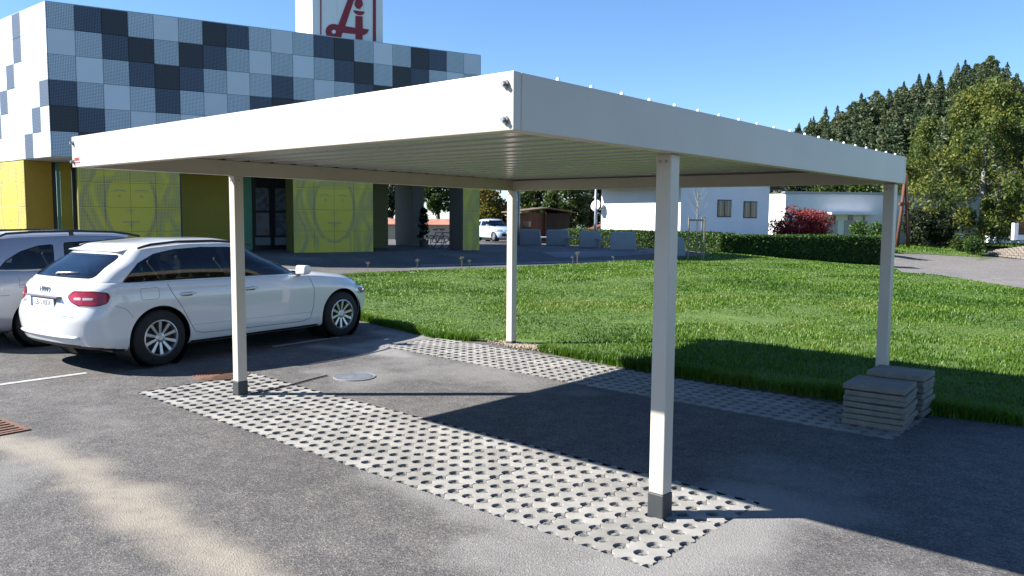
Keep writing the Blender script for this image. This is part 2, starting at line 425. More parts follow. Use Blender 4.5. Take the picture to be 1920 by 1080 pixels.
for s, nm in ((S1, 'front'), (S2, 'rear')):
    bed = ground_sheet('paving_strip', [(s['x0'], s['y0']), (s['x1'], s['y0']), (s['x1'], s['y1']), (s['x0'], s['y1'])], .5, -.013, M_GRAVEL)
    bed['label'] = 'strip of perforated grey concrete pavers under the two %s carport posts' % nm
    for i in range(s['nx']):
        for j in range(s['ny']):
            x = s['x0']+PIT*(i+.5); y = s['y0']+PIT*(j+.5)
            o = bpy.data.objects.new('paver', PM); link(o, bed)
            o.location = (x, y, float(gz(x, y))+.003+random.uniform(-.002, .003))
            o.rotation_euler = (random.uniform(-.006, .006), random.uniform(-.006, .006), random.uniform(-.006, .006))

# painted bay lines
M_PAINT = mat('road_paint', (.55, .54, .52), .7, var=.25, vscale=25)
def ground_line(p, q, w, name='parking_line'):
    p = np.array(p[:2]); q = np.array(q[:2]); d = (q-p)/np.linalg.norm(q-p); n = np.array([-d[1], d[0]])*w/2
    return ground_sheet(name, [p-n, q-n, q+n, p+n], .4, .004, M_PAINT)
ground_line((-7.03, -2.4), (-6.99, -.62), .085); ground_line((-7.05, 1.75), (-7.09, 2.85), .085)
ground_line((-9.75, -2.6), (-9.72, -1.2), .085)

# the lawn and the verge
HCN = at(1350, 478, 43.5); HDIR = np.array([.70, .714, 0])          # corner of the clipped hedge and the way its shaded run goes
_r = ray(1656, 420); _n = np.cross(_r, [0, 0, 1]); HRN = HCN+HDIR*float(((CAM-HCN)@_n)/(HDIR@_n))
LAWN = [(9, 3.9), (1.2, 4.1), (.5, 3.98), (-.4, 3.97), (-3.0, 3.93), (-4.4, 4.0), (-4.9, 4.3), (-5.5, 3.95), (-6.15, 3.8), (-8.2, 4.2), (-16.6, 4.5), *[tuple(G(*q)[:2]) for q in ((640, 518), (690, 515), (830, 509), (950, 504), (1100, 496), (1230, 489), (1330, 480))], tuple(HCN[:2]), tuple(HRN[:2]), *[tuple(G(*q)[:2]) for q in ((1668, 505), (1690, 514), (1760, 520), (1920, 546))], (5, 12.5), (9, 9)]
def lawn_rise(x, y):
    return .05*float(sstep(3.9, 6.5, y))
ground_sheet('lawn', LAWN, .8, .022, M_TURF, zf=lawn_rise)
VERGE = [(-40, 62), *[tuple(G(*q)[:2]) for q in ((1560, 466), (1690, 475), (1760, 478), (1838, 483), (1846, 478), (1850, 462))], (-2, 66), (-5, 100), (-45, 100)]
ground_sheet('verge', VERGE, 3., .03, M_TURF)
ROAD = [tuple((HRN+np.array([-2.5, 1.0, 0]))[:2]), tuple(HRN[:2]), *[tuple(G(*q)[:2]) for q in ((1668, 505.5), (1690, 514.5), (1760, 520.5), (1920, 546.5))], (5, 12.4), (13, 6), (26, 14), (14, 30), *[tuple(G(*q)[:2]) for q in ((1920, 487), (1838, 482.5), (1760, 477.5), (1690, 474.5), (1560, 465))]]
ground_sheet('road', ROAD, 2., .006, M_ROAD)

# grass blades (nobody could count them)
def grass_blades(name, poly, n, dens_pow, hmin, hmax, cols, zf, dmin=0, dmax=1e9, wscale=.0011):
    poly = np.array(poly); lo, hi = poly.min(0), poly.max(0); acc = []
    tot = 0
    while tot < n:
        x = RNG.uniform(lo[0], hi[0], 400000); y = RNG.uniform(lo[1], hi[1], 400000)
        d = np.hypot(x-CAM[0], y-CAM[1])
        k = inside(poly, x, y) & (d > dmin) & (d < dmax) & (RNG.uniform(0, 1, len(x)) < np.minimum(1, (8./d)**dens_pow))
        # thin worn spots
        k &= ~((fbm(x*.9, y*.9, 5, 3) < .30) & (RNG.uniform(0, 1, len(x)) < .6))
        k &= np.hypot(x+4.75, y-4.1) > .42
        k &= np.hypot((x+3.55)/1.2, (y-8.6)/.5) > .45
        acc.append(np.stack([x[k], y[k]], -1)); tot += k.sum()
    P = np.concatenate(acc)[:n]; x, y = P.T; d = np.hypot(x-CAM[0], y-CAM[1])
    patch = fbm(x*.55, y*.55, 31, 4); fine = fbm(x*3, y*3, 33, 2)
    edge = sstep(5.0, 4.0, y)*.7
    h = RNG.uniform(hmin, hmax, n)*(.45+.9*sstep(.3, .75, patch)+.5*fine**2+edge)
    w = np.clip(d*wscale, .006, .05)*RNG.uniform(.6, 1.3, n)
    az = RNG.uniform(0, 2*np.pi, n); lean = RNG.uniform(.15, .9, n)*h
    dx, dy = np.cos(az), np.sin(az); bx, by = -dy*w/2, dx*w/2
    z0 = gz(x, y)+zf(x, y)
    V = np.empty((n, 5, 3), np.float32)
    V[:, 0] = np.stack([x-bx, y-by, z0], -1); V[:, 1] = np.stack([x+bx, y+by, z0], -1)
    V[:, 2] = np.stack([x+bx*.7+dx*lean*.35, y+by*.7+dy*lean*.35, z0+h*.6], -1)
    V[:, 3] = np.stack([x-bx*.7+dx*lean*.35, y-by*.7+dy*lean*.35, z0+h*.6], -1)
    V[:, 4] = np.stack([x+dx*lean, y+dy*lean, z0+h], -1)
    b = np.arange(n)[:, None]*5
    F = np.concatenate([b+np.array([[0, 1, 2]]), b+np.array([[0, 2, 3]]), b+np.array([[3, 2, 4]])])
    rnd = np.clip(-.12+1.15*fbm(x*.7, y*.7, 41, 5)+.25*(fbm(x*.18, y*.18, 47, 2)-.4)+RNG.normal(0, .17, n), 0, 1)
    me = np_mesh(name, V.reshape(-1, 3), F, np.repeat(rnd, 5))
    return mobj(name, me, leaf_mat('grass_blade', cols, .4, .45))
GC = [(.03, .085, .006), (.068, .17, .009), (.115, .25, .014), (.17, .30, .025), (.27, .30, .07)]
def lr(x, y): return .018+.05*sstep(3.9, 6.5, y)
g = grass_blades('grass', LAWN, 300000, 1.7, .018, .05, GC, lr)
tag(g, 'short green grass of the lawn behind the carport', 'grass', kind='stuff')
g = grass_blades('verge_grass', VERGE, 12000, .5, .08, .18, GC, lambda x, y: .03, dmax=75)
tag(g, 'grass on the verge across the side road', 'grass', kind='stuff')

# longer ragged blades hanging over the edge of the lawn
EDGE = [(1.2, 4.1), (.5, 3.98), (-.4, 3.97), (-3.0, 3.93), (-4.3, 4.0)], [(-5.5, 3.95), (-6.15, 3.8), (-8.2, 4.2), (-12, 4.35)]
for k_, seg in enumerate(EDGE):
    band = [(a, b-.05) for a, b in seg]+[(a, b+.16) for a, b in reversed(seg)]
    g = grass_blades('edge_grass', band, 9000, 0., .05, .10, GC, lambda x, y: .0)
    tag(g, 'ragged longer grass along the near lawn edge, '+('right of' if k_ == 0 else 'left of')+' the rear left post', 'grass', kind='stuff')
# gravel spilt round the rear post
M_PEBBLE = mat('pebble', (.42, .34, .25), .8, var=.35, vscale=18)
def pebbles(name, cx, cy, sx, sy, n, label, rr=(.007, .019), dz=.02, path=None):
    V = []; F = []
    oc = np.array([(1,0,0),(-1,0,0),(0,1,0),(0,-1,0),(0,0,1),(0,0,-1)], float); of = [(0,2,4),(2,1,4),(1,3,4),(3,0,4),(2,0,5),(1,2,5),(3,1,5),(0,3,5)]
    for i in range(n):
        if path is not None:
            k = random.randrange(len(path)-1); t = random.random(); cx, cy = path[k][0]*(1-t)+path[k+1][0]*t, path[k][1]*(1-t)+path[k+1][1]*t
        x = cx+random.gauss(0, sx); y = cy+random.gauss(0, sy); r = random.uniform(*rr)
        q = oc*np.array([r*random.uniform(.8, 1.4), r*random.uniform(.8, 1.3), r*.8])
        a = random.uniform(0, 3); c, s = math.cos(a), math.sin(a); q = q@np.array([[c, -s, 0], [s, c, 0], [0, 0, 1]]).T
        k = len(V); V += [tuple(p+np.array([x, y, float(gz(x, y))+dz+r*.4])) for p in q]; F += [tuple(k+j for j in f) for f in of]
    o = mobj(name, np_mesh(name, V, F), M_PEBBLE); tag(o, label, 'gravel', kind='stuff')
pebbles('gravel_patch', -4.72, 4.1, .22, .10, 700, 'pale pebbles spilt round the foot of the rear post')
pebbles('bare_stones', -3.55, 8.6, .35, .12, 350, 'bare stony spot in the middle of the lawn')

pebbles('loose_grit', 0, 0, .20, .20, 450, 'loose sandy grit washed along the asphalt from the drain', (.0015, .0032), -.0005, pth[1:6])
pebbles('paving_grit', 0, 0, .10, .10, 300, 'loose pale grit beside the corner of the front paved strip', (.0015, .0035), -.0005, [(.42, -.55), (.42, .6), (.9, .9)])
# covers and drain
M_RUST = mat('rusty_iron', (.20, .10, .07), .8, .3, col2=(.30, .17, .11), vscale=14, bump=.5, bscale=60)
M_CASTGREY = mat('cast_iron_grey', (.47, .49, .52), .5, .4, var=.2, vscale=12)
M_DARK = mat('dark_gap', (.015, .015, .016), .9)
def cover(name, c, r, m, label, radial):
    z = float(gz(*c)); t = thing(name, (c[0], c[1], z), label, 'manhole cover')
    MB().lathe([(0, .006), (r*.93, .006), (r*.93, .0)], n=40).obj('lid', m, t)
    MB().lathe([(r, -.01), (r, .008), (r*.955, .008), (r*.955, -.004)], n=40).obj('frame', m, t)
    b = MB()
    if radial:
        for k in range(9):
            rr = r*(.1+.09*k)
            b.lathe([(rr, .006), (rr, .012), (rr+r*.04, .012), (rr+r*.04, .006)], n=36)
    else:
        k = -r*.85
        while k < r*.85:
            w = math.sqrt(max(r*r*.78-k*k, 0))
            if w > .03: b.box(k, k+r*.075, -w, w, .006, .013)
            k += r*.17
    b.obj('rib_pattern', m, t)
    return t
c1 = cover('manhole_cover', (-5.86, .37), .30, M_RUST, 'rusty brown round manhole cover behind the front left post', True)
c2 = cover('manhole_cover', (-4.74, 1.34), .232, M_CASTGREY, 'light grey ribbed round manhole cover under the carport', False); c2.rotation_euler = (0, 0, R(-52))
M_CABLE = mat('black_cable', (.03, .028, .026), .6)
pa, pb = (-4.82, .12), (-4.95, 1.15)
pts = []
for i in range(13):
    t = i/12; x = pa[0]+(pb[0]-pa[0])*t+.03*math.sin(t*5); y = pa[1]+(pb[1]-pa[1])*t; pts.append((x, y, float(gz(x, y))+.010))
tag(MB().tube(pts, .007, 6).obj('cable', M_CABLE, smooth=True), 'thin black cable running from the front left post to the grey manhole cover', 'cable')
gr = thing('drain_grate', (-5.14, -2.06, 0.0), 'rusty rectangular drain grate set in the asphalt at left', 'drain', rz=R(4))
MB().box(-.27, .27, -.2, .2, -.03, .003).obj('sump', M_DARK, gr)
b = MB(); b.box(-.27, .27, -.2, -.165, .003, .012); b.box(-.27, .27, .165, .2, .003, .012); b.box(-.27, -.235, -.165, .165, .003, .012); b.box(.235, .27, -.165, .165, .003, .012)
b.obj('frame', M_RUST, gr)
for k in range(5):
    MB().box(-.2+k*.09, -.155+k*.09, -.165, .165, .003, .011).obj('grate_bar', M_RUST, gr)
# ================================================================ THE CARPORT
M_CREAM = mat('cream_paint', (.66, .585, .49), .40, var=.045, vscale=2.2, spec=.5)
M_ROOFSHEET = mat('roof_sheet', (.455, .455, .44), .24, var=.02, vscale=1.2, spec=.5)
M_SLEEVE = mat('anthracite_sleeve', (.055, .06, .065), .5, var=.1, vscale=8)
M_ZINC = mat('zinc_bolt', (.55, .55, .55), .35, .9)
XL, XR, Y0, Y1, ZB, HT = -4.94, .062, -1.4226, 4.158, 2.15, .254
cp = thing('carport', (-2.4, 1.4, 0), 'cream metal flat roofed carport on four slim posts', 'carport')
cp_in = Vector((-2.4, 1.4, 0))
def zs(x, y): return -.0048*y-.004*x
def cpo(b, name, m, parent=cp, bevel=0., smooth=False, tilt=True, off=cp_in):
    b.v = [(x-off.x, y-off.y, z+(zs(x, y) if tilt else 0)) for x, y, z in b.v]
    return b.obj(name, m, parent, bevel=bevel, smooth=smooth)
TK = .05; FL = .085
# fascia profiles: web plus bottom flange (channel section)
b = MB(); b.box(XL, XR, Y0, Y0+TK, ZB, ZB+HT); b.box(XL+TK, XR-TK, Y0+TK, Y0+FL, ZB+.002, ZB+.022); f1 = cpo(b, 'fascia', M_CREAM, bevel=.004); f1['label'] = 'sunlit front fascia'
b = MB(); b.box(XR-TK, XR+.0, Y0+TK+.001, Y1-TK-.001, ZB, ZB+HT-.001); b.box(XR-FL, XR-TK, Y0+FL+.001, Y1-TK-.001, ZB+.002, ZB+.022); f2 = cpo(b, 'fascia', M_CREAM, bevel=.004); f2['label'] = 'shaded side fascia'
b = MB(); b.box(XL, XL+.1, Y0+TK+.001, Y1-TK-.001, ZB, ZB+.14); b.box(XL, XL+.03, Y0+TK+.001, Y1-TK-.001, ZB+.14, ZB+HT-.001); cpo(b, 'beam', M_CREAM, bevel=.003)
b = MB(); b.box(XL, XR, Y1-TK, Y1, ZB, ZB+HT); b.box(XL+.1, XR-FL, Y1-.1, Y1-TK, ZB+.002, ZB+.13); cpo(b, 'beam', M_CREAM, bevel=.003)
# trapezoidal roof sheet, ribs running across
pitch = .262; zt = ZB+.142; prof = []; y = Y0+TK+.002
while y < Y1-TK-.002:
    for dy, dz in ((0, 0), (.066, 0), (.070, .006), (.074, .0), (.13, 0), (.152, .052), (.222, .052), (.244, 0)):
        if y+dy < Y1-TK-.002: prof.append((y+dy, zt+dz))
    y += pitch
prof.append((Y1-TK-.003, zt))
V = []; F = []
xsr = np.linspace(XL+.032, XR-TK-.002, 14)
for x in xsr:
    for yy, zz in prof: V.append((x, yy, zz+.001*math.sin(x*3+yy*7)))
n = len(prof)
for i in range(len(xsr)-1):
    for j in range(n-1): F.append((i*n+j, i*n+j+1, (i+1)*n+j+1, (i+1)*n+j))
b = MB(); b.add(V, F); o = cpo(b, 'roof_sheet', M_ROOFSHEET); so = o.modifiers.new('solid', 'SOLIDIFY'); so.thickness = .0012
# dark rib ends above the left beam
y = Y0+TK+.002
while y < Y1-.3:
    b = MB(); b.box(XL+.094, XL+.102, y+.146, y+.232, zt+.0, zt+.046); cpo(b, 'rib_end', M_DARK); y += pitch
# posts with dark sleeves and little bolts
PW = .1
for nm, x1, y0, sl in (('A', -4.84, 0., .14), ('B', 0., 0., .145), ('C', -4.84, 4.054, .06), ('D', 0., 4.054, .10)):
    z0 = float(gz(x1, y0)); x0 = x1-PW; top = ZB-.001+zs(x1, y0)
    b = MB(); b.box(x0, x1, y0, y0+PW, z0+sl, top); po = cpo(b, 'post', M_CREAM, bevel=.007, tilt=False)
    b = MB(); b.box(x0-.004, x1+.004, y0-.004, y0+PW+.004, z0-.04, z0+sl); cpo(b, 'base_sleeve', M_SLEEVE, po, bevel=.006, tilt=False)
    for dx in (.03, .07):
        b = MB(); b.lathe([(0, -.007), (.008, -.005), (.009, 0)], (x0+dx, y0, top-.045), 'y', 10); cpo(b, 'bolt', M_ZINC, po, tilt=False, smooth=True)
    if nm == 'A':
        b = MB(); b.lathe([(0, .007), (.008, .005), (.009, 0)][::-1], (x1, y0+.05, top-.045), 'x', 10); cpo(b, 'bolt', M_ZINC, po, tilt=False, smooth=True)
# hex bolts on the front fascia ends
for bx in (XR-.045, XL+.035):
    for bz in (ZB+.045, ZB+.20):
        b = MB(); b.lathe([(0, -.028), (.011, -.028), (.012, -.012), (.019, -.012), (.019, 0)], (bx, Y0, bz), 'y', 6); cpo(b, 'bolt', M_ZINC)
# screw caps along the top of the shaded fascia and the rest of the rim
M_CAP = mat('white_cap', (.85, .85, .83), .3)
capm = MB().lathe([(.0, .017), (.007, .0155), (.0105, .008), (.0105, 0)], n=10).mesh('screw_cap'); capm.materials.append(M_CAP)
y = Y0+.33
while y < Y1-.1:
    c = bpy.data.objects.new('screw_cap', capm); link(c, cp); c.location = (XR-.02-cp_in.x, y-cp_in.y, ZB+HT+zs(XR, y)-.0005); y += pitch
# maker's plate: white with red bars
st = cpo(MB().box(XL+.05, XL+.17, Y0-.002, Y0-.0005, ZB+.03, ZB+.085), 'sticker', mat('sticker_white', (.8, .78, .76), .4))
b = MB(); b.box(XL+.055, XL+.165, Y0-.004, Y0-.0022, ZB+.034, ZB+.042)
for k in range(4): b.box(XL+.058+k*.026, XL+.078+k*.026, Y0-.004, Y0-.0022, ZB+.052, ZB+.078)
cpo(b, 'sticker_print', mat('sticker_red', (.55, .05, .05), .4), st)

# ================================================================ STACK OF CONCRETE SLABS
M_SLAB = mat('old_concrete', (.34, .30, .24), .9, col2=(.25, .23, .19), vscale=6, bump=.6, bscale=35)
def slab(cx, cy, z, sx, sy, h, rz, label, edge='slab'):
    o = MB().box(-sx/2, sx/2, -sy/2, sy/2, 0, h).obj('concrete_slab', M_SLAB, bevel=.009, seg=2)
    o.location = (cx, cy, z); o.rotation_euler = (random.uniform(-.012, .012), random.uniform(-.012, .012), rz)
    tag(o, label, 'slab', 'weathered slabs stacked beside the rear right post', 'thing'); return o
z = .004; ords = ['lowest', 'second lowest', 'third lowest', 'fourth lowest', 'fifth lowest', 'second from top', 'topmost']
for i in range(7):
    h = .046+random.uniform(-.003, .004)
    slab(.18+random.uniform(-.012, .012), 3.345+random.uniform(-.008, .008), z, .50, .53, h, R(5+random.uniform(-2, 2)),
         'weathered grey concrete slab, %s of the nearer pile by the post' % ords[i]); z += h+.006
z = .03
M_SLABS2 = ['lowest', 'second lowest', 'third lowest', 'fourth lowest', 'fifth lowest', 'second from top', 'topmost']
for i in range(7):
    h = .048
    slab(.20+random.uniform(-.01, .01), 3.835+random.uniform(-.004, .004), z, .49, .40, h, R(2+random.uniform(-1.5, 1.5)),
         'weathered grey concrete slab, %s of the farther pile by the post' % M_SLABS2[i]); z += h+.006
# ================================================================ THE PHARMACY BUILDING
TH = 1.2663; BU = np.array([math.cos(TH), math.sin(TH), 0]); BN = np.array([math.sin(TH), -math.cos(TH), 0])   # along the front, outward
B0 = np.array([-30.2317, 6.9726, 0.]); PHL = R(181.9); BW = np.array([math.cos(PHL), math.sin(PHL), 0])          # left side runs back
BWN = np.array([math.sin(PHL), -math.cos(PHL), 0]); BWN = BWN if BWN@(-BU) > 0 else -BWN
AW, AH, ZTOP, AL, ZF = .8951, .92665, 9.49, .8146, .215
ZS = ZTOP-6*AH                                                       # underside of the upper storey
UP = np.array([0, 0, 1.])
def FP(s, z, off=0.): return B0+BU*s+UP*z-BN*off                     # point on the front, off metres behind it
bld = thing('pharmacy_building', (B0[0], B0[1], ZF), 'pharmacy with chequered grey panel upper storey and yellow panels below', 'building')
borg = np.array([B0[0], B0[1], ZF])
def bobj(b, name, m, parent=bld, bevel=0., smooth=False):
    b.v = [tuple(np.array(v)-borg) for v in b.v]; return b.obj(name, m, parent, smooth, bevel)
def panel_mat(name, col, hole, r, pitch=.0527, rough=.45):
    """enamelled panel with a regular field of small round perforations"""
    m, n, l, b = new_mat(name); MATS[name] = m
    b.inputs['Roughness'].default_value = rough
    tc = n.new('ShaderNodeTexCoord'); sp = n.new('ShaderNodeSeparateXYZ'); l.new(tc.outputs['Object'], sp.inputs[0])
    def M(op, a, c=None):
        x = n.new('ShaderNodeMath'); x.operation = op
        for i, v in enumerate((a, c)):
            if v is None: continue
            if isinstance(v, (int, float)): x.inputs[i].default_value = v
            else: l.new(v, x.inputs[i])
        return x.outputs[0]
    no = n.new('ShaderNodeTexNoise'); no.inputs['Scale'].default_value = .9; l.new(tc.outputs['Object'], no.inputs['Vector'])
    oi = n.new('ShaderNodeObjectInfo')
    br = M('ADD', M('MULTIPLY', no.outputs['Fac'], .16), M('ADD', .84, M('MULTIPLY', oi.outputs['Random'], .14)))
    mx = n.new('ShaderNodeMix'); mx.data_type = 'RGBA'; mx.inputs[6].default_value = (*[v*.88 for v in col], 1); mx.inputs[7].default_value = (*[v*.6 for v in hole], 1)
    if r:
        fx = M('SUBTRACT', M('FRACT', M('DIVIDE', sp.outputs[0], pitch)), .5); fz = M('SUBTRACT', M('FRACT', M('DIVIDE', sp.outputs[2], pitch)), .5)
        l.new(M('LESS_THAN', M('MAXIMUM', M('ABSOLUTE', fx), M('ABSOLUTE', fz)), r), mx.inputs[0])
    else: mx.inputs[0].default_value = 0
    mu = n.new('ShaderNodeMix'); mu.data_type = 'RGBA'; mu.blend_type = 'MULTIPLY'; mu.inputs[0].default_value = 1
    cb = n.new('ShaderNodeCombineColor')
    for i in range(3): l.new(br, cb.inputs[i])
    l.new(mx.outputs[2], mu.inputs[6]); l.new(cb.outputs[0], mu.inputs[7]); l.new(mu.outputs[2], b.inputs['Base Color'])
    return m
PAN = {'L': panel_mat('panel_plain', (.68, .73, .81), (0, 0, 0), 0),
       'M': panel_mat('panel_light', (.60, .69, .78), (.07, .09, .12), .27),
       'D': panel_mat('panel_dark', (.12, .165, .26), (.018, .022, .035), .385),
       'B': panel_mat('panel_black', (.045, .05, .065), (.008, .009, .014), .36)}
ROWS = ['MDBMLMBDMLMDBMLMBDML', 'LMDBMBDMLMLMDBMBDMLM', 'MLMDBDMLMDMLMDBDMLMD', 'DMLMDMLMDBDMLMDMLMDB', 'BDMLMLMDBDBDMLMLMDBD', 'MBDMLMDBDMDBDMLMDBDM']
LROWS = ['LLMDLMDB', 'LLMDLLMD', 'MLLMDLLM', 'DMLLMDLL', 'MDMLLMDL', 'LLDMLLMD']
g_ = .006
def panel_box(w, h): return MB().box(g_, w-g_, -.03, 0, g_, h-g_).mesh('panel')
pmesh = {}
for k in 'LMDB':
    for side, w in (('f', AW), ('l', AL)):
        me = panel_box(w, AH); me.materials.append(PAN[k]); pmesh[k+side] = me
rz_front = math.atan2(BU[1], BU[0]); rz_left = math.atan2(-BW[1], -BW[0])
for r_ in range(6):
    for c_ in range(20):
        o = bpy.data.objects.new('panel', pmesh[ROWS[r_][c_]+'f']); link(o, bld)
        P = FP(c_*AW, ZTOP-(r_+1)*AH)-borg; o.location = tuple(P); o.rotation_euler = (0, 0, rz_front)
    for c_ in range(8):
        o = bpy.data.objects.new('panel', pmesh[LROWS[r_][c_]+'l']); link(o, bld)
        P = B0+BW*(c_+1)*AL+UP*(ZTOP-(r_+1)*AH)-borg; o.location = tuple(P); o.rotation_euler = (0, 0, rz_left)
M_JOINT = mat('panel_backing', (.05, .055, .065), .8)
LEN = 20*AW; DEP = 10.5
# backing body of the upper storey (plan polygon) just behind the panels
def plan_prism(pts, z0, z1):
    b = MB(); b.prism([(p[0], p[1]) for p in pts], (0, 0, z0), (1, 0, 0), (0, 1, 0), (0, 0, z1-z0)); return b
qa = B0+BW*.04-BN*.034+BU*.02; qb = FP(LEN-.02, 0, .034); qc = FP(LEN-.02, 0, DEP); qd = B0+BW*8*AL-BN*DEP*.6; qe = B0+BW*8*AL+BU*.05
qd = FP(-2.0, 0, DEP)
up = [qa, qb, qc, qd, B0+BW*8*AL-BWN*.034]
bobj(plan_prism(up, ZS+.06, ZTOP-.05), 'upper_storey', M_JOINT)
M_SOFFIT = mat('soffit_render', (.66, .66, .64), .8, var=.05, vscale=1.)
bobj(plan_prism(up, ZS-.02, ZS+.058), 'soffit', M_SOFFIT)
M_CAPPING = mat('parapet_capping', (.62, .65, .70), .35, .3)
b = MB(); b.obox(FP(-.02, ZTOP-.045, .08), BU*(LEN+.04), BN*.095, UP*.075); bobj(b, 'parapet_capping', M_CAPPING)
b = MB(); b.obox(B0+BW*8*AL+UP*(ZTOP-.045)-BWN*.08, -BW*8*AL, BWN*.095, UP*.075); bobj(b, 'parapet_capping', M_CAPPING)
# rounded end trim at the far corner
b = MB(); b.tube([FP(LEN-.0, ZS, .05), FP(LEN-.0, ZTOP-.02, .05)], .055, 10); bobj(b, 'corner_trim', M_CAPPING, smooth=True)

# ---- ground floor: yellow perforated panels that carry a dotted drawing of a face
M_YEL = mat('yellow_panel', (.67, .56, .05), .5, var=.05, vscale=.8)
M_YELW = mat('yellow_wall', (.46, .35, .03), .6, var=.08, vscale=.7)
M_OLIVE = mat('olive_wall', (.17, .17, .03), .6, var=.1, vscale=.7)
M_DOT = mat('panel_perforation', (.28, .29, .27), .8)
M_GREEN = mat('green_column', (.10, .36, .20), .45)
M_BLACK = mat('black_frame', (.012, .013, .016), .4)
def face_tone(s, z, W):
    """how strongly the drawing darkens the panel at (s,z); s across, z up from the floor, on a field W wide"""
    u = (s-W*.50)/.90; v = (z-1.93)/1.42
    if u*u+(v*.93)**2 < 1.0 or False: inside_face = True
    else: inside_face = False
    r_ = math.hypot(u, v*.93); t = 0.
    if z < 2.9: t = max(t, 1.25-abs(r_-1.0)*11)                                   # jaw and cheeks
    if not inside_face:
        a = math.atan2(u, v)
        t = max(t, .42+.38*math.sin(9*r_+3.2*math.sin(2.3*v+u*2.1)))                 # hair strands
        t = max(t, 1.15-abs(s-(W*.5+1.45*math.copysign(1, u)+.22*math.sin(z*2.3)))*7)
        if z < .62 and abs(u) < .75: t = .0                                          # neck
        if z > 1.2 and u > 1.15: t = min(t, .75)
    else:
        for ex in (-.42, .42):
            du, dv = (u-ex)/.17, (v-.24)/.055; t = max(t, 1.15-math.hypot(du*2.0, dv))         # eye
            t = max(t, .95-abs(v-.40+.25*(u-ex)**2)*26-(max(0, abs(u-ex)-.24)*8))             # brow
        t = max(t, 1.05-abs(v+.45+.0)*22-max(0, abs(u)-.30)*8)                               # mouth
        t = max(t, .9-math.hypot(u/.2, (v+.53)/.07))
        t = max(t, .45-math.hypot(u/.25, (v+.14)/.1)*.4)
        if v > .62: t = max(t, .55)
    return max(0, min(1, t))
def face_field(name, o, ud, nd, ncol, W, seed):
    """ncol x 4 yellow panels, each panel and its perforation a mesh of its own"""
    wcol = W/ncol
    for c_ in range(ncol):
        for r_ in range(4):
            a = o+ud*(c_*wcol+.005)+UP*(ZF+.03+r_*AH+.005)
            hgt = AH-.01 if r_ < 3 else (ZS-.03)-(ZF+.03+3*AH)-.005
            b = MB(); b.obox(a-nd*.03, ud*(wcol-.01), nd*.03, UP*hgt)
            pnl = bobj(b, 'panel', M_YEL)
            d = MB(); pt = .052; nn = int(wcol/pt)
            for i in range(nn):
                for j in range(int(hgt/pt)):
                    s = (c_*wcol)+(i+.5)*wcol/nn; z = r_*AH+(j+.5)*pt
                    t = face_tone(s+seed, z, W if ncol > 1 else 3.58)
                    h = .0075+.0115*t if t > .12 else 0
                    if h:
                        q = o+ud*s+UP*(ZF+.03+z)+nd*.002
                        k = len(d.v); d.v += [tuple(q-ud*h-UP*h), tuple(q+ud*h-UP*h), tuple(q+ud*h+UP*h), tuple(q-ud*h+UP*h)]; d.f.append((k, k+1, k+2, k+3))
            if d.v:
                dd = bobj(d, 'perforation', M_DOT, pnl); dd['kind'] = 'stuff'
face_field('a', FP(.9*AW, 0), BU, BN, 4, 3.58, 0.)
face_field('b', FP(9.93*AW, 0), BU, BN, 4, 3.58, 0.)
face_field('c', FP(19*AW, 0), BU, BN, 1, AW, 2.7)
face_field('d', B0+BW*(2.75+3.3), -BW, BWN, 4, 3.3, 0.)
# cores behind the panels
def fwall(s0, s1, o0, o1, z0, z1, name, m): return bobj(MB().obox(FP(s0, z0, o1), BU*(s1-s0), BN*(o1-o0), UP*(z1-z0)), name, m)
fwall(.92*AW, 4.88*AW, .036, 1.3, ZF, ZS-.03, 'wall', M_OLIVE)
fwall(9.96*AW, 13.9*AW, .036, 1.3, ZF, ZS-.03, 'wall', M_OLIVE)
M_TAUPE = mat('taupe_column', (.15, .14, .11), .7, var=.08)
fwall(19*AW+.01, 20*AW-.01, .036, 1.5, ZF, ZS-.03, 'column', M_TAUPE)
fwall(17.0, 17.7, 6.0, 8.4, ZF, ZS-.03, 'column', M_TAUPE)
fwall(4.90*AW, 4.98*AW, .05, .5, ZF, ZS-.03, 'post', M_BLACK)
# recessed wall with the entrance
fwall(4.2, 7.45, 4.0, 4.3, ZF, ZS-.03, 'wall', M_YELW)
fwall(7.5, 8.05, 3.9, 4.25, ZF, ZS-.03, 'wall', M_GREEN)
fwall(9.95, 14.8, 4.0, 4.3, ZF, ZS-.03, 'wall', M_OLIVE)
fwall(14.5, 14.8, 4.31, 9.5, ZF, ZS-.03, 'wall', M_OLIVE)
M_GLASSB = mat('shop_glass', (.055, .065, .075), .06, spec=.6)
M_POSTER = mat('poster_print', (.25, .30, .33), .5, col2=(.06, .07, .09), vscale=5)
M_POSTER2 = mat('poster_pale', (.30, .36, .40), .5, col2=(.36, .17, .12), vscale=2.2)
M_SILL = mat('grey_panel', (.30, .33, .36), .5)
fwall(8.06, 9.94, 4.1, 4.25, ZF, ZS-.03, 'door_recess', M_BLACK)
for k, (a, c) in enumerate(((8.16, 8.96), (9.06, 9.86))):
    dr = fwall(a, c, 4.04, 4.09, ZF+.18, ZS-.2, 'door', M_BLACK)
    fwall(a+.05, c-.05, 4.02, 4.035, ZF+.62, ZS-.26, 'door_glass', M_GLASSB)
    fwall(a+.05, c-.05, 4.02, 4.035, ZF+.24, ZF+.60, 'kick_panel', M_SILL)
    fwall(a+.1, c-.1, 4.005, 4.018, ZF+.7, ZF+1.75, 'poster', M_POSTER2 if k == 0 else M_POSTER)
    fwall(a+.1, c-.1, 4.005, 4.018, ZF+1.85, ZF+2.9, 'poster', M_POSTER)
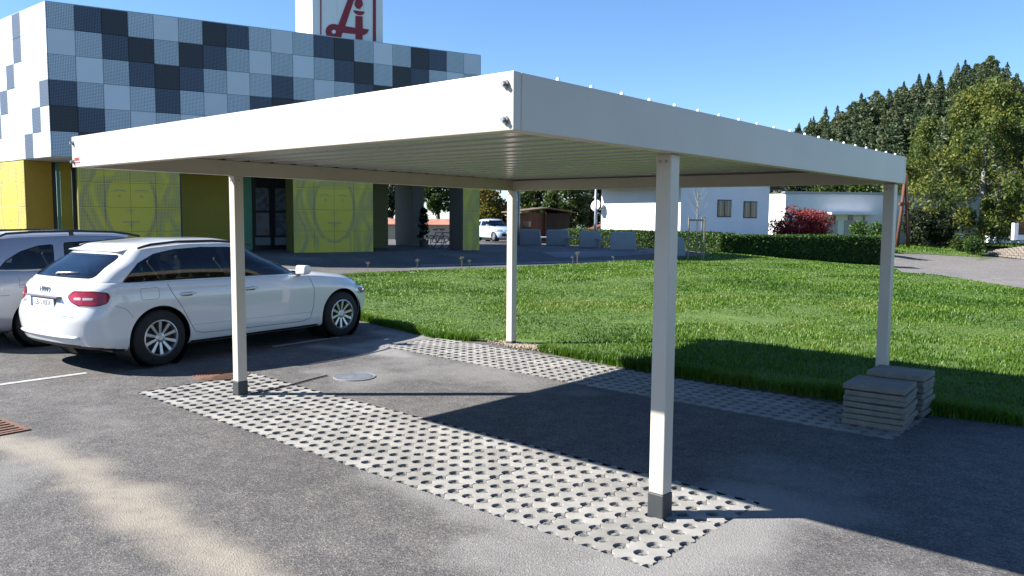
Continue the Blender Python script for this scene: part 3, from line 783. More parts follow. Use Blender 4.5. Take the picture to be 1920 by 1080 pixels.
# left entrance bay under the corner
P31 = B0+BW*2.75
b = MB(); b.obox(P31-BWN*1.0+UP*ZF, BW*.12, BWN*.96, UP*(ZS-.03-ZF)); bobj(b, 'wall', mat('ochre_wall', (.42, .26, .03), .6, var=.06))
def inner(s0, s1, off, th, m, name, z1=ZS-.03): return fwall(s0, s1, off, off+th, ZF, z1, name, m)
inner(-1.12, -.49, 3.3, .2, M_YELW, 'wall'); inner(-.48, -.06, 3.26, .24, M_GREEN, 'wall')
inner(-.05, .19, 3.35, .12, M_BLACK, 'door'); inner(.20, .33, 3.26, .24, M_GREEN, 'wall'); inner(.34, .74, 3.3, .2, M_YELW, 'wall')
inner(.75, .86, 3.2, .3, M_BLACK, 'post'); inner(.87, 4.19, 3.3, .2, M_YELW, 'wall')
# terrace in front, one step up
M_TERR = mat('terrace_paving', (.30, .31, .32), .8, var=.12, vscale=.8, bump=.2)
def rect_pts(s0, s1, o0, o1): return [FP(s0, 0, o0)[:2], FP(s1, 0, o0)[:2], FP(s1, 0, o1)[:2], FP(s0, 0, o1)[:2]]
b = MB(); b.prism([tuple(p) for p in rect_pts(-8, LEN+2.2, -1.15, DEP+6)], (0, 0, .05), (1, 0, 0), (0, 1, 0), (0, 0, ZF-.05))
tag(b.obj('terrace', M_TERR), kind='structure')
M_KERB = mat('kerb_stone', (.42, .44, .46), .8, var=.1, vscale=2)
b = MB(); b.obox(FP(-8, .05, -1.16), BU*(LEN+10.2), BN*.16, UP*(ZF-.03)); tag(b.obj('kerb', M_KERB), kind='structure')
# pale drive strips on the access road
M_STRIP = mat('pale_asphalt', (.24, .24, .245), .85, var=.12, vscale=1.5)
for s0, s1, o0, o1 in ((12.5, 24, -4.6, -5.5), (20, 33, -2.2, -3.6)):
    ground_sheet('pavement_strip', rect_pts(s0, s1, o0, o1), 1., .008, M_STRIP)

# ---- roof sign with the red pharmacy emblem
M_SIGN = mat('sign_white', (.78, .79, .80), .4)
M_RED = mat('emblem_red', (.42, .012, .03), .45)
SO = .6; SS0, SS1 = 10.0, 13.23
sgo = FP(SS0, 9.3, SO)
sg = thing('roof_sign', sgo, 'white box sign with red letter A emblem on the pharmacy roof', 'sign')
def sobj(b, name, m, parent=sg, smooth=False): b.v = [tuple(np.array(v)-sgo) for v in b.v]; return b.obj(name, m, parent, smooth)
SGD = 2.55
sobj(MB().obox(FP(SS0, 9.3, SO+SGD), BU*(SS1-SS0), BN*(SGD-.02), UP*4.35), 'sign_box', M_SIGN)
for a, c in ((SS0, SS0+1.10), (SS0+1.105, SS0+2.33), (SS0+2.335, SS1)):
    sobj(MB().obox(FP(a+.002, 9.3, SO+.018), BU*(c-a-.004), BN*.016, UP*4.35), 'sign_panel', M_SIGN)
def em(a, b_):
    """survey of the emblem: enlarged picture position -> metres across and up on the sign"""
    d = ray(580+a/12, b_/12); o = FP(0, 0, SO); t = ((o-CAM)@BN)/(d@BN); P = CAM+t*d
    return float((P-o)@BU), float(P[2])
def emb(poly, name, m=M_RED, h=.03, z=.0):
    b = MB(); b.prism([em(*p) for p in poly], FP(0, 0, SO)+BN*z, BU, UP, BN*h); return sobj(b, name, m)
def bar(x0, x1, y0, y1, name='emblem_bar'): emb([(x0, y1), (x1, y1), (x1, y0), (x0, y0)], name)
TOPY = -250
bar(245, 268, TOPY, 780); bar(1430, 1495, TOPY, 930)
emb([(245, TOPY-70), (1495, TOPY-45), (1495, TOPY), (245, TOPY)], 'emblem_bar')
emb([(860, 0), (900, -110), (1120, -150), (1140, -60), (1050, -60), (1000, 20), (990, 35), (805, 590), (1035, 628), (1040, 355), (1195, 372), (1198, 640), (1340, 665), (1315, 725), (1285, 762), (1235, 785), (1197, 785), (1192, 897), (1040, 880), (1040, 766), (745, 735),
     (712, 842), (560, 822), (388, 800), (368, 740), (370, 672), (395, 610), (440, 566), (500, 543), (560, 541), (620, 556), (652, 556)], 'emblem_letter')
emb([(990, 230), (1240, 265), (1222, 310), (1190, 338), (1150, 345), (1090, 335), (1045, 312), (1010, 275)], 'emblem_bowl')
emb([(1110+92*math.sin(t)*(1 if math.cos(t) < 0 else 1-.35*math.cos(t)), 80-(112 if math.cos(t) < 0 else 165)*math.cos(t)) for t in np.linspace(0, 2*math.pi, 25)[:-1]], 'emblem_flame', z=.004)
emb([(545+45*math.cos(t), 718+43*math.sin(t)) for t in np.linspace(0, 2*math.pi, 17)[:-1]], 'emblem_eye', M_SIGN, .004, .0305)
emb([(1060, 205), (1100, 190), (1150, 212), (1148, 200), (1108, 178), (1068, 195)], 'emblem_wick', z=.002)
# ================================================================ CARS
def crom(C, m):
    """Catmull-Rom along the first axis of control array C, m samples"""
    C = np.asarray(C, float); n = len(C); t = np.linspace(0, n-1, m); i = np.minimum(t.astype(int), n-2); f = (t-i)[:, None]
    P = lambda k: C[np.clip(k, 0, n-1)]
    a, b, c, d = P(i-1), P(i), P(i+1), P(i+2)
    a = np.where((i == 0)[:, None], 2*b-c, a); d = np.where((i == n-2)[:, None], 2*c-b, d)
    return .5*(2*b+(c-a)*f+(2*a-5*b+4*c-d)*f*f+(3*b-a-3*c+d)*f**3)
def smooth_interp(x, pts):
    xs_, ys_ = zip(*pts); k = np.linspace(min(min(xs_), np.min(x)), max(max(xs_), np.max(x)), 400); y = np.interp(k, xs_, ys_)
    w = np.hanning(41); w /= w.sum(); y = np.convolve(np.pad(y, 20, mode='reflect', reflect_type='odd'), w, 'valid')
    return np.interp(x, k, y)
def plan(xt, xn, w, Lt, Ln, nt, nn, m, bulge=.03):
    """half contour of a horizontal slice, tail centre -> nose centre"""
    m1, m2, m3 = m; a = np.linspace(0, math.pi/2, m1)
    X1 = xt+Lt*(1-np.cos(a)**(2/nt)); Y1 = w*np.sin(a)**(2/nt)
    X3 = xn-Ln*(1-np.cos(a[::-1])**(2/nn)) if m3 == m1 else None
    c = np.linspace(math.pi/2, 0, m3); X3 = xn-Ln*(1-np.cos(c)**(2/nn)); Y3 = w*np.sin(c)**(2/nn)
    X2 = np.linspace(X1[-1], X3[0], m2+2)[1:-1]; Y2 = np.full(m2, w)
    X = np.r_[X1, X2, X3]; Y = np.r_[Y1, Y2, Y3]
    # equalise spacing
    s = np.r_[0, np.cumsum(np.hypot(np.diff(X), np.diff(Y)))]; t = np.linspace(0, s[-1], sum(m)); X = np.interp(t, s, X); Y = np.interp(t, s, Y)
    xc = (xt+xn)/2; return X, Y*(1-bulge*((X-xc)/((xn-xt)/2))**2)
def loft(rows, m, nv):
    XYZ = []
    for r_ in rows:
        X, Y = plan(*r_['p'], m, r_.get('b', .03)); Y = Y*r_.get('f', 1.)
        Z = smooth_interp(X, r_['z'])+(r_['c'](X, Y) if 'c' in r_ else 0)
        XYZ.append((X, Y, Z))
    A = np.array(XYZ)                                     # rows,3,m
    out = crom(A.reshape(len(A), -1), nv).reshape(nv, 3, -1)
    return out.transpose(0, 2, 1)                         # nv, M, 3
def half_grid(Gd):
    """mirror the half grid; returns verts, quads, face centres, param (row, arc) per face"""
    nv, M, _ = Gd.shape
    mir = Gd[:, ::-1].copy(); mir[..., 1] *= -1
    full = np.concatenate([Gd, mir[:, 1:-1]], 1); W = full.shape[1]
    I = np.arange(nv*W).reshape(nv, W); J = np.roll(I, -1, 1)
    F = np.stack([I[:-1], J[:-1], J[1:], I[1:]], -1).reshape(-1, 4)[:, ::-1]
    V = full.reshape(-1, 3)
    return V, F, V[F].mean(1)
def sub_obj(name, V, F, m, parent, smooth=True, snap=None):
    if not len(F): return None
    u, inv = np.unique(F, return_inverse=True); VV = V[u].copy(); FF = inv.reshape(F.shape)
    if snap is not None: VV = snap(VV, FF)
    # drop degenerate quads to keep shading clean
    return mobj(name, np_mesh(name, VV, FF), m, parent, smooth)
def boundary_snap(circles):
    def f(V, F):
        e = np.sort(np.concatenate([F[:, [0, 1]], F[:, [1, 2]], F[:, [2, 3]], F[:, [3, 0]]]), 1)
        u, c = np.unique(e, axis=0, return_counts=True); bv = np.unique(u[c == 1])
        for cx, cz, r_ in circles:
            d = np.hypot(V[bv, 0]-cx, V[bv, 2]-cz); k = (abs(d-r_) < .03) & (abs(V[bv, 1]) > .5)
            q = bv[k]; s = r_/d[k]; V[q, 0] = cx+(V[q, 0]-cx)*s; V[q, 2] = cz+(V[q, 2]-cz)*s
        return V
    return f
M_TYRE = mat('tyre_rubber', (.014, .014, .015), .8, bump=.2, bscale=60)
M_RIM = mat('alloy_rim', (.52, .52, .53), .33, .75)
M_HUB = mat('brake_dark', (.03, .03, .032), .6)
M_CARBLACK = mat('black_plastic', (.012, .012, .014), .5)
M_GLOSSBLACK = mat('black_gloss', (.006, .006, .008), .12, spec=.6)
M_CARGLASS = glass_mat('car_glass', (.42, .47, .46), 1.6)
M_REARGLASS = glass_mat('rear_glass', (.16, .20, .23), 1.9)
M_SEAT = mat('seat_fabric', (.02, .02, .023), .8)
M_SEAM = mat('panel_gap', (.10, .105, .12), .7)
M_CHROME = mat('chrome', (.7, .7, .72), .12, 1.)
M_TAIL = mat('tail_red', (.38, .004, .008), .12, coat=.8, var=.35, vscale=16)
M_TAILW = mat('tail_clear', (.75, .62, .62), .15, coat=.8)
M_LAMP = mat('headlamp', (.35, .40, .45), .08, .3, coat=1., var=.4, vscale=20)
def wheel(parent, x, y, side, rad, width, spokes, rimr):
    """side=+1: outer face towards +y"""
    h = width/2
    w = bpy.data.objects.new('wheel', None); link(w, parent); w.location = (x, y, rad); w.rotation_euler = (0, random.uniform(0, 1.2), 0)
    prof = [(rimr, -h), (rimr+.02, -h), (rad-.02, -h+.012), (rad-.004, -h+.035), (rad, 0), (rad-.004, h-.035), (rad-.02, h-.012), (rimr+.02, h), (rimr, h-.006), (rimr, -h)]
    MB().lathe(prof, axis='y', n=40).obj('tyre', M_TYRE, w, smooth=True)
    rim = MB(); s = side
    rim.lathe([(rimr+.002, s*h*.97), (rimr-.014, s*(h+.003)), (rimr-.022, s*h*.86), (rimr-.03, -s*h*.5)] if s > 0 else [(rimr-.03, -s*h*.5), (rimr-.022, s*h*.86), (rimr-.014, s*(h+.003)), (rimr+.002, s*h*.97)], axis='y', n=40)
    for k in range(spokes):
        a = 2*math.pi*k/spokes; c, sn = math.cos(a), math.sin(a); t = np.array([c, 0, sn]); n_ = np.array([-sn, 0, c])
        r0, r1, w0, w1 = .045, rimr-.014, .013, .019; y0, y1 = s*(h*.72), s*(h*.90); th = -s*.03
        P = [t*r0-n_*w0+[0, y0, 0], t*r0+n_*w0+[0, y0, 0], t*r1+n_*w1+[0, y1, 0], t*r1-n_*w1+[0, y1, 0]]; Q = [p+np.array([0, th, 0]) for p in P]
        f = [(0, 1, 2, 3), (7, 6, 5, 4), (0, 4, 5, 1), (1, 5, 6, 2), (2, 6, 7, 3), (3, 7, 4, 0)]
        rim.add(P+Q, f if s < 0 else [q[::-1] for q in f])
    rim.lathe([(0, s*h*.84), (.03, s*h*.84), (.058, s*h*.74), (.062, s*h*.5)] if s < 0 else [(.062, s*h*.5), (.058, s*h*.74), (.03, s*h*.84), (0, s*h*.84)], axis='y', n=20)
    rim.obj('rim', M_RIM, w)
    MB().lathe([(0, s*h*.28), (rimr*.80, s*h*.28), (rimr*.80, s*h*.1)] if s < 0 else [(rimr*.80, s*h*.1), (rimr*.80, s*h*.28), (0, s*h*.28)], axis='y', n=28).obj('brake_disc', M_HUB, w)
    return w
def seat(parent, x, y, zb, back=True):
    b = MB(); w = .24
    b.prism([(-.10, 0), (.06, 0), (-.06, .42), (-.16, .50), (-.20, .48)], (x, y-w, zb), (1, 0, 0), (0, 0, 1), (0, 2*w, 0))
    o = b.obj('seat', M_SEAT, parent, bevel=.04, seg=3)
    b = MB(); b.box(x-.235, x-.135, y-.13, y+.13, zb+.53, zb+.71); b.obj('headrest', M_SEAT, o, bevel=.04, seg=3)
    return o
def project_line(bvh, pts, parent, m, r_=.0035, name='door_seam', side=-1, off=.0):
    out = []
    for k in range(len(pts)-1):
        a, c = np.array(pts[k]), np.array(pts[k+1]); n = max(2, int(np.linalg.norm(c-a)/.03))
        for t in np.linspace(0, 1, n, endpoint=(k == len(pts)-2)):
            x, z = a+(c-a)*t; h = bvh.ray_cast(Vector((x, side*3, z)), Vector((0, -side, 0)))
            if h[0] is not None: out.append((h[0].x, h[0].y+side*off, h[0].z))
    if len(out) > 1: MB().tube(out, r_, 5).obj(name, m, parent, smooth=True)
def patch(bvh, pts, parent, m, name, side=-1, off=.004, step=.03):
    """thin plate of outline pts (x,z) lying on the body side"""
    xs_ = [p[0] for p in pts]; zs_ = [p[1] for p in pts]; V = []; F = []; idx = {}
    x = math.floor(min(xs_)/step)*step
    while x < max(xs_):
        z = math.floor(min(zs_)/step)*step
        while z < max(zs_):
            q = clip_rect(pts, x, x+step, z, z+step); f = []
            for p in q:
                k = (round(p[0], 4), round(p[1], 4))
                if k not in idx:
                    h = bvh.ray_cast(Vector((p[0], side*3, p[1])), Vector((0, -side, 0)))
                    if h[0] is None: continue
                    idx[k] = len(V); V.append((h[0].x, h[0].y+side*off, h[0].z))
                if idx[k] not in f: f.append(idx[k])
            if len(f) > 2: F.append(tuple(f) if side < 0 else tuple(f[::-1]))
            z += step
        x += step
    if not F: return None
    me = bpy.data.meshes.new(name); me.from_pydata(V, [], F); me.update(); return mobj(name, me, m, parent, True)

def proj_poly(bvh, polys, parent, m, name, uax, dr, off=.003, step=.03, loc=None, org=(0, 0, 0)):
    """thin skin made of outlines in (u,z), cast along dr on to the body"""
    uax = Vector(uax).normalized(); dr = Vector(dr).normalized(); V = []; F = []; idx = {}
    for pts in polys:
        us = [p[0] for p in pts]; zs_ = [p[1] for p in pts]; x = math.floor(min(us)/step)*step
        while x < max(us):
            z = math.floor(min(zs_)/step)*step
            while z < max(zs_):
                f = []
                for p in clip_rect(pts, x, x+step, z, z+step):
                    k = (round(p[0], 4), round(p[1], 4))
                    if k not in idx:
                        o = Vector(org)+uax*p[0]+Vector((0, 0, p[1]))-dr*6; h = bvh.ray_cast(o, dr)
                        if h[0] is None: continue
                        idx[k] = len(V); V.append(tuple(h[0]-dr*off))
                    if idx[k] not in f: f.append(idx[k])
                if len(f) > 2: F.append(tuple(f))
                z += step
            x += step
    if not F: return None
    me = bpy.data.meshes.new(name); me.from_pydata(V, [], F); me.update()
    bm = bmesh.new(); bm.from_mesh(me); bmesh.ops.recalc_face_normals(bm, faces=bm.faces)
    if sum((fc.normal.dot(dr) for fc in bm.faces)) > 0: bmesh.ops.reverse_faces(bm, faces=bm.faces)
    bm.to_mesh(me); bm.free()
    o = mobj(name, me, m, parent, True)
    return o
def ring_polys(outer, inner_):
    n = len(outer); return [[outer[i], outer[(i+1) % n], inner_[(i+1) % n], inner_[i]] for i in range(n)]
def round_poly(pts, r, k=4):
    out = []
    P = [np.array(p, float) for p in pts]; n = len(P)
    for i in range(n):
        a, b, c = P[i-1], P[i], P[(i+1) % n]; ra = min(r, np.linalg.norm(a-b)*.45); rc = min(r, np.linalg.norm(c-b)*.45)
        p0 = b+(a-b)/np.linalg.norm(a-b)*ra; p1 = b+(c-b)/np.linalg.norm(c-b)*rc
        for t in np.linspace(0, 1, k): out.append(tuple((1-t)**2*p0+2*t*(1-t)*b+t*t*p1))
    return out
def make_car(S, loc, heading, label, cat='car', group=None):
    root = thing(S['name'], loc, label, cat, group, rz=heading)
    paint = S['paint']; res = S.get('res', 1.); L = S['L']
    inner = bpy.data.objects.new('body', None); link(inner, root); inner.location = (-S['ra'], 0, 0)   # origin under the rear axle
    # -------- lower body
    belt = S['belt']; deck = []
    def crown(k):
        xc = S['cowl']
        return lambda X, Y: k*sstep(xc-.3, xc+.1, X)*sstep(L-.02, L-.75, X)
    rows = list(S['rows'])
    top = dict(rows[-1]); xt, xn, w, Lt, Ln, nt, nn = top['p']
    for f, g, k in ((.93, .02, .022), (.75, .05, .046), (.45, .09, .062), (.02, .12, .068)):
        d = dict(top); d['p'] = (xt+g*.6, xn-g*.22, w, Lt, Ln, nt, nn); d['f'] = f; d['c'] = crown(k); rows.append(d)
    m = tuple(int(v*res) for v in (110, 300, 130))
    def warp(g):
        if 'warp' in S:
            x = g[..., 0]; kt, kn = S['warp']; x = np.where(x < 1.0, 1.0-(1.0-x)*kt, x); g[..., 0] = np.where(x > S['fa'], S['fa']+(x-S['fa'])*kn, x)
        return g
    Gd = warp(loft(rows, m, int(150*res))); V, F, Cn = half_grid(Gd)
    arches = [(S['ra'], S['wr'], S['ar']), (S['fa'], S['wr'], S['ar'])]
    cut = np.zeros(len(F), bool)
    for cx, cz, r_ in arches: cut |= (np.hypot(Cn[:, 0]-cx, Cn[:, 2]-cz) < r_) & (abs(Cn[:, 1]) > .45)
    bx_, by_ = plan(*S['gh'][0]['p'], (40, 60, 40)); bpoly = list(zip(bx_, by_*.955))+list(zip(bx_[::-1], -by_[::-1]*.955)); bpoly = [(min(max(q[0], bx_[0]+.05), bx_[-1]-.12), q[1]) for q in bpoly]
    if 'warp' in S: bpoly = [(1.0-(1.0-q[0])*S['warp'][0]+.02 if q[0] < 1.0 else q[0], q[1]) for q in bpoly]
    deckm = inside(bpoly, Cn[:, 0], Cn[:, 1]) & (Cn[:, 0] < S['cowl']-.05) & (Cn[:, 2] > S['zdeck'])
    reg = S['regions'](Cn)                                         # dict name -> mask
    used = cut | deckm
    for nm, (mask, mt, lab) in reg.items():
        mask = mask & ~used; used |= mask
        if nm in ('tail_light', 'headlight'):
            for sgn in (1, -1):
                o = sub_obj(nm, V, F[mask & (Cn[:, 1]*sgn > 0)], mt, root)
                if o: o.location = (-S['ra'], 0, 0)
        else:
            o = sub_obj(nm, V, F[mask], mt, root, snap=boundary_snap(arches)); 
            if o: o.location = (-S['ra'], 0, 0)
    body = sub_obj('bodywork', V, F[~used], paint, root, snap=boundary_snap(arches)); body.location = (-S['ra'], 0, 0)
    bvh = BVHTree.FromPolygons([tuple(v) for v in V], [tuple(f) for f in F])
    # underside and arch liners
    MB().box(.55, L-.4, -.70, .70, .20, .27).obj('underbody', M_CARBLACK, inner)
    for cx, cz, r_ in arches:
        for sgn in (1, -1):
            b = MB(); b.lathe([(.02, sgn*.50), (r_+.012, sgn*.50), (r_+.012, sgn*(S['rows'][3]['p'][2]-.035))] if sgn > 0 else [(r_+.012, sgn*(S['rows'][3]['p'][2]-.035)), (r_+.012, sgn*.50), (.02, sgn*.50)], (cx, 0, cz), 'y', 40)
            o = b.obj('wheel_arch', M_CARBLACK, inner, smooth=False)
    # -------- greenhouse
    gh = list(S['gh']); top = dict(gh[-1]); xt, xn, w, Lt, Ln, nt, nn = top['p']
    nside = len(gh); ng = int(60*res)
    Gg = warp(loft(gh, tuple(int(v*res) for v in (90, 170, 110)), ng)); V2, F2, C2 = half_grid(Gg)
    used = np.zeros(len(F2), bool)
    for nm, (masks, mt, lab) in S['gregions'](C2).items():
        for mask in (masks if isinstance(masks, list) else [masks]):
            mask = mask & ~used; used |= mask
            if mt is None: continue
            o = sub_obj(nm, V2, F2[mask], mt, root)
            if o: o.location = (-S['ra'], 0, 0)
    o = sub_obj('pillar', V2, F2[~used], paint, root); o.location = (-S['ra'], 0, 0)
    bv2 = BVHTree.FromPolygons([tuple(v) for v in V2], [tuple(f) for f in F2])
    roof = [dict(top)]
    for f, g, k in ((.97, .012, .012), (.85, .04, .034), (.55, .07, .052), (.02, .09, .058)):
        d = dict(top); d['p'] = (xt+g, xn-g, w, Lt, Ln, nt, nn); d['f'] = f; d['c'] = (lambda kk: (lambda X, Y: kk))(k); roof.append(d)
    V3, F3, C3 = half_grid(warp(loft(roof, tuple(int(v*res) for v in (60, 100, 60)), 26)))
    o = sub_obj('roof', V3, F3, paint, root); o.location = (-S['ra'], 0, 0)
    # dark cabin floor and seats
    zc = S['zdeck']-.01
    MB().box(.35, S['cowl']-.1, -S['gh'][0]['p'][2]+.06, S['gh'][0]['p'][2]-.06, zc-.25, zc-.02).obj('cabin_floor', M_SEAT, inner)
    for sx in S['seats']:
        for sy in (-.37, .37): seat(inner, sx, sy, zc-.22)
    MB().box(S['cowl']-.45, S['cowl']-.12, -.66, .66, zc-.1, zc+.03).obj('dashboard', M_SEAT, inner, bevel=.03)
    # wheels
    for cx in (S['ra'], S['fa']):
        for sgn in (1, -1): wheel(root, cx-S['ra'], sgn*(S['track']-.11), sgn, S['wr'], .215, S['spokes'], S['rimr'])
    S['extras'](root, inner, bvh, bv2, S)
    return root

def rails(inner, pts, m=M_CARBLACK, feet=()):
    for sgn in (1, -1):
        r_ = MB().tube([(x, sgn*y, z) for x, y, z in pts], .016, 8).obj('roof_rail', m, inner, smooth=True)
        for x, y, z, h in feet: MB().box(x-.03, x+.03, sgn*y-.012, sgn*y+.012, z-h, z).obj('rail_foot', m, r_)
def mirror(inner, x, y, z, paint, sgn):
    b = MB(); b.prism([(-.06, 0), (.05, .01), (.085, .06), (.06, .125), (-.05, .13)], (x, sgn*y, z), (1, 0, 0), (0, 0, 1), (0, sgn*.2, 0))
    o = b.obj('door_mirror', paint, inner, bevel=.03, seg=3, smooth=True)
    MB().box(x-.02, x+.03, min(sgn*(y-.05), sgn*(y+.02)), max(sgn*(y-.05), sgn*(y+.02)), z-.015, z+.02).obj('mirror_arm', M_CARBLACK, o)
def handle(bvh, inner, x, z, paint, sgn):
    h = bvh.ray_cast(Vector((x, sgn*3, z)), Vector((0, -sgn, 0)))[0]
    if h is None: return
    b = MB(); b.tube([(x-.10, h.y-sgn*.002, z-.004), (x-.07, h.y+sgn*.022, z), (x+.06, h.y+sgn*.022, z+.004), (x+.10, h.y-sgn*.002, z+.004)], [.012, .014, .014, .012], 8)
    b.obj('door_handle', paint, inner, smooth=True)
    patch(bvh, [(x-.075, z-.026), (x+.055, z-.026), (x+.06, z+.02), (x-.075, z+.016)], inner, M_SEAM, 'handle_recess', sgn, .0015)
def text_mesh(txt, size, m, parent, name, mw, ext=.0015):
    cu = bpy.data.curves.new(name, 'FONT'); cu.body = txt; cu.size = size; cu.extrude = ext; cu.align_x = 'CENTER'; cu.align_y = 'CENTER'
    t = bpy.data.objects.new(name, cu); link(t)
    dg = bpy.context.evaluated_depsgraph_get(); me = bpy.data.meshes.new_from_object(t.evaluated_get(dg)); bpy.data.objects.remove(t)
    me.materials.clear(); me.materials.append(m)
    o = bpy.data.objects.new(name, me); link(o, parent); o.matrix_local = mw; return o
def rear_frame(x, y, z, tilt=0.):
    """local frame on the tail: text reads from behind, plane normal = -x"""
    return Matrix.Translation((x, y, z)) @ Matrix(((0, 0, -1, 0), (-1, 0, 0, 0), (0, 1, 0, 0), (0, 0, 0, 1))) @ Matrix.Rotation(tilt, 4, 'X')

# ---------------------------------------------------------------- white estate
M_WHITE = mat('white_car_paint', (.80, .81, .82), .28, coat=1., spec=.5)
ZB1 = [(0, 1.0), (.8, .985), (1.6, .965), (2.6, .945), (3.3, .925), (3.6, .895), (4.1, .835), (4.45, .775), (4.70, .70)]
def shift(P, d, k=1.): return [(x, z*k+d) for x, z in P]
rowsA = [dict(p=(.20, 4.50, .76, .5, .8, 2.6, 2.3), z=[(0, .27), (.7, .20), (4, .18), (4.7, .2)]),
         dict(p=(.08, 4.60, .855, .45, .80, 2.7, 2.3), z=[(0, .30), (.7, .225), (4, .205), (4.7, .22)]),
         dict(p=(.025, 4.66, .895, .43, .82, 2.7, 2.3), z=[(0, .39), (.7, .33), (4, .31), (4.7, .33)]),
         dict(p=(.0, 4.70, .905, .42, .84, 2.8, 2.35), z=[(0, .52), (.7, .50), (4, .48), (4.7, .47)]),
         dict(p=(.0, 4.70, .912, .42, .86, 2.8, 2.35), z=[(0, .63), (.7, .64), (4, .61), (4.7, .57)]),
         dict(p=(.05, 4.66, .912, .44, .88, 2.8, 2.35), z=[(0, .77), (.8, .78), (3.4, .76), (4.2, .70), (4.7, .64)]),
         dict(p=(.085, 4.58, .898, .46, .92, 2.8, 2.35), z=shift(ZB1, -.085)),
         dict(p=(.125, 4.50, .872, .47, .95, 2.8, 2.35), z=shift(ZB1, -.022)),
         dict(p=(.145, 4.46, .845, .47, .95, 2.8, 2.35), z=ZB1)]
ZR1 = [(.5, 1.295), (.9, 1.358), (1.5, 1.402), (2.1, 1.398), (2.6, 1.345)]
ghA = [dict(p=(.16, 3.52, .842, .42, 1.0, 3.2, 2.5), z=shift(ZB1, -.035)),
       dict(p=(.20, 3.42, .832, .42, 1.0, 3.2, 2.5), z=shift(ZB1, .02)),
       dict(p=(.38, 3.12, .792, .44, .95, 3.4, 2.6), z=[(.3, 1.14), (1.5, 1.13), (3.2, 1.09)]),
       dict(p=(.59, 2.80, .728, .42, .85, 3.5, 2.7), z=[(.4, 1.235), (1.5, 1.275), (2.9, 1.215)]),
       dict(p=(.71, 2.60, .672, .40, .75, 3.6, 2.8), z=shift(ZR1, -.022)),
       dict(p=(.76, 2.50, .640, .40, .72, 3.6, 2.8), z=ZR1)]
DLO = [(.63, 1.00), (.66, .988), (1.5, .982), (2.6, .962), (3.28, .945), (3.33, .955), (3.02, 1.115), (2.72, 1.235), (2.45, 1.305), (2.1, 1.345), (1.7, 1.355), (1.35, 1.34), (1.08, 1.295), (.85, 1.195), (.68, 1.05)]
def inset(poly, d):
    c = np.mean(poly, 0); P = np.array(poly); out = []
    n = len(P)
    for i in range(n):
        a = P[i]-P[i-1]; b = P[(i+1) % n]-P[i]; na = np.array([-a[1], a[0]])/np.linalg.norm(a); nb = np.array([-b[1], b[0]])/np.linalg.norm(b)
        k = na+nb; k /= max(.4, k@k/2)**.5*np.linalg.norm(k) if np.linalg.norm(k) else 1
        out.append(P[i]+k*d)
    return [tuple(p) for p in out]
DLOI = inset(DLO, .022)
REARW = round_poly([(-.665, 1.04), (.665, 1.04), (.575, 1.29), (-.575, 1.29)], .07)
def regionsA(C):
    x, y, z = C.T; ay = abs(y); d = {}
    a = np.where(x < .56, 0, 1)
    zlo = np.interp(x, [.05, .12, .25, .55], [.80, .755, .745, .752]); zhi = np.interp(x, [.05, .2, .5], [.905, .90, .885])
    tl = (x < .50) & (z > zlo) & (z < zhi) & (ay > .50-(z-.80)*.0)
    tl &= ay > np.interp(z, [.74, .81, .91], [.62, .50, .56])
    tl &= ~((x > .44) & ((z > .865) | (z < .775)))
    d['lower_bumper'] = ((z < np.interp(x, [0, .3, .62], [.345, .30, .245])) & (x < .62), M_CARBLACK, '')
    hl = (x > 4.12) & (z > .60+.0*x) & (z < np.interp(x, [4.1, 4.3, 4.6], [.70, .74, .73])) & (ay > .45) & (x > 4.16+(z-.62)*(-.5))
    d['headlight'] = (hl, M_LAMP, '')
    d['grille'] = ((x > 4.45) & (ay < .36) & (z > .36) & (z < .70), M_GLOSSBLACK, '')
    d['plate_recess'] = ((x < .25) & (ay < .36) & (z > .695) & (z < .825), mat('plate_recess', (.62, .63, .66), .4), '')
    return d
def gregA(C):
    x, y, z = C.T; ay = abs(y); d = {}
    fy = ay/np.interp(z, [.95, 1.14, 1.26, 1.38], [.84, .79, .73, .65])
    side = (fy > .84) & (x > .45)
    tail = x < .62+(z-1.0)*1.15
    D1 = inside(DLO, x, z); D2 = inside(DLOI, x, z)
    ws = ~side & (x > 2.0) & (z > .96) & (fy < .86)
    d['windscreen'] = (ws & (x > 2.2), M_CARGLASS, '')
    onside = (fy > .86) & ~((x < .55) & (fy < .97))
    d['hole'] = ([onside & inside(inset(DLO, .010), x, z), inside(inset(REARW, .010), y, z) & (x < 1.0)], None, '')
    return d
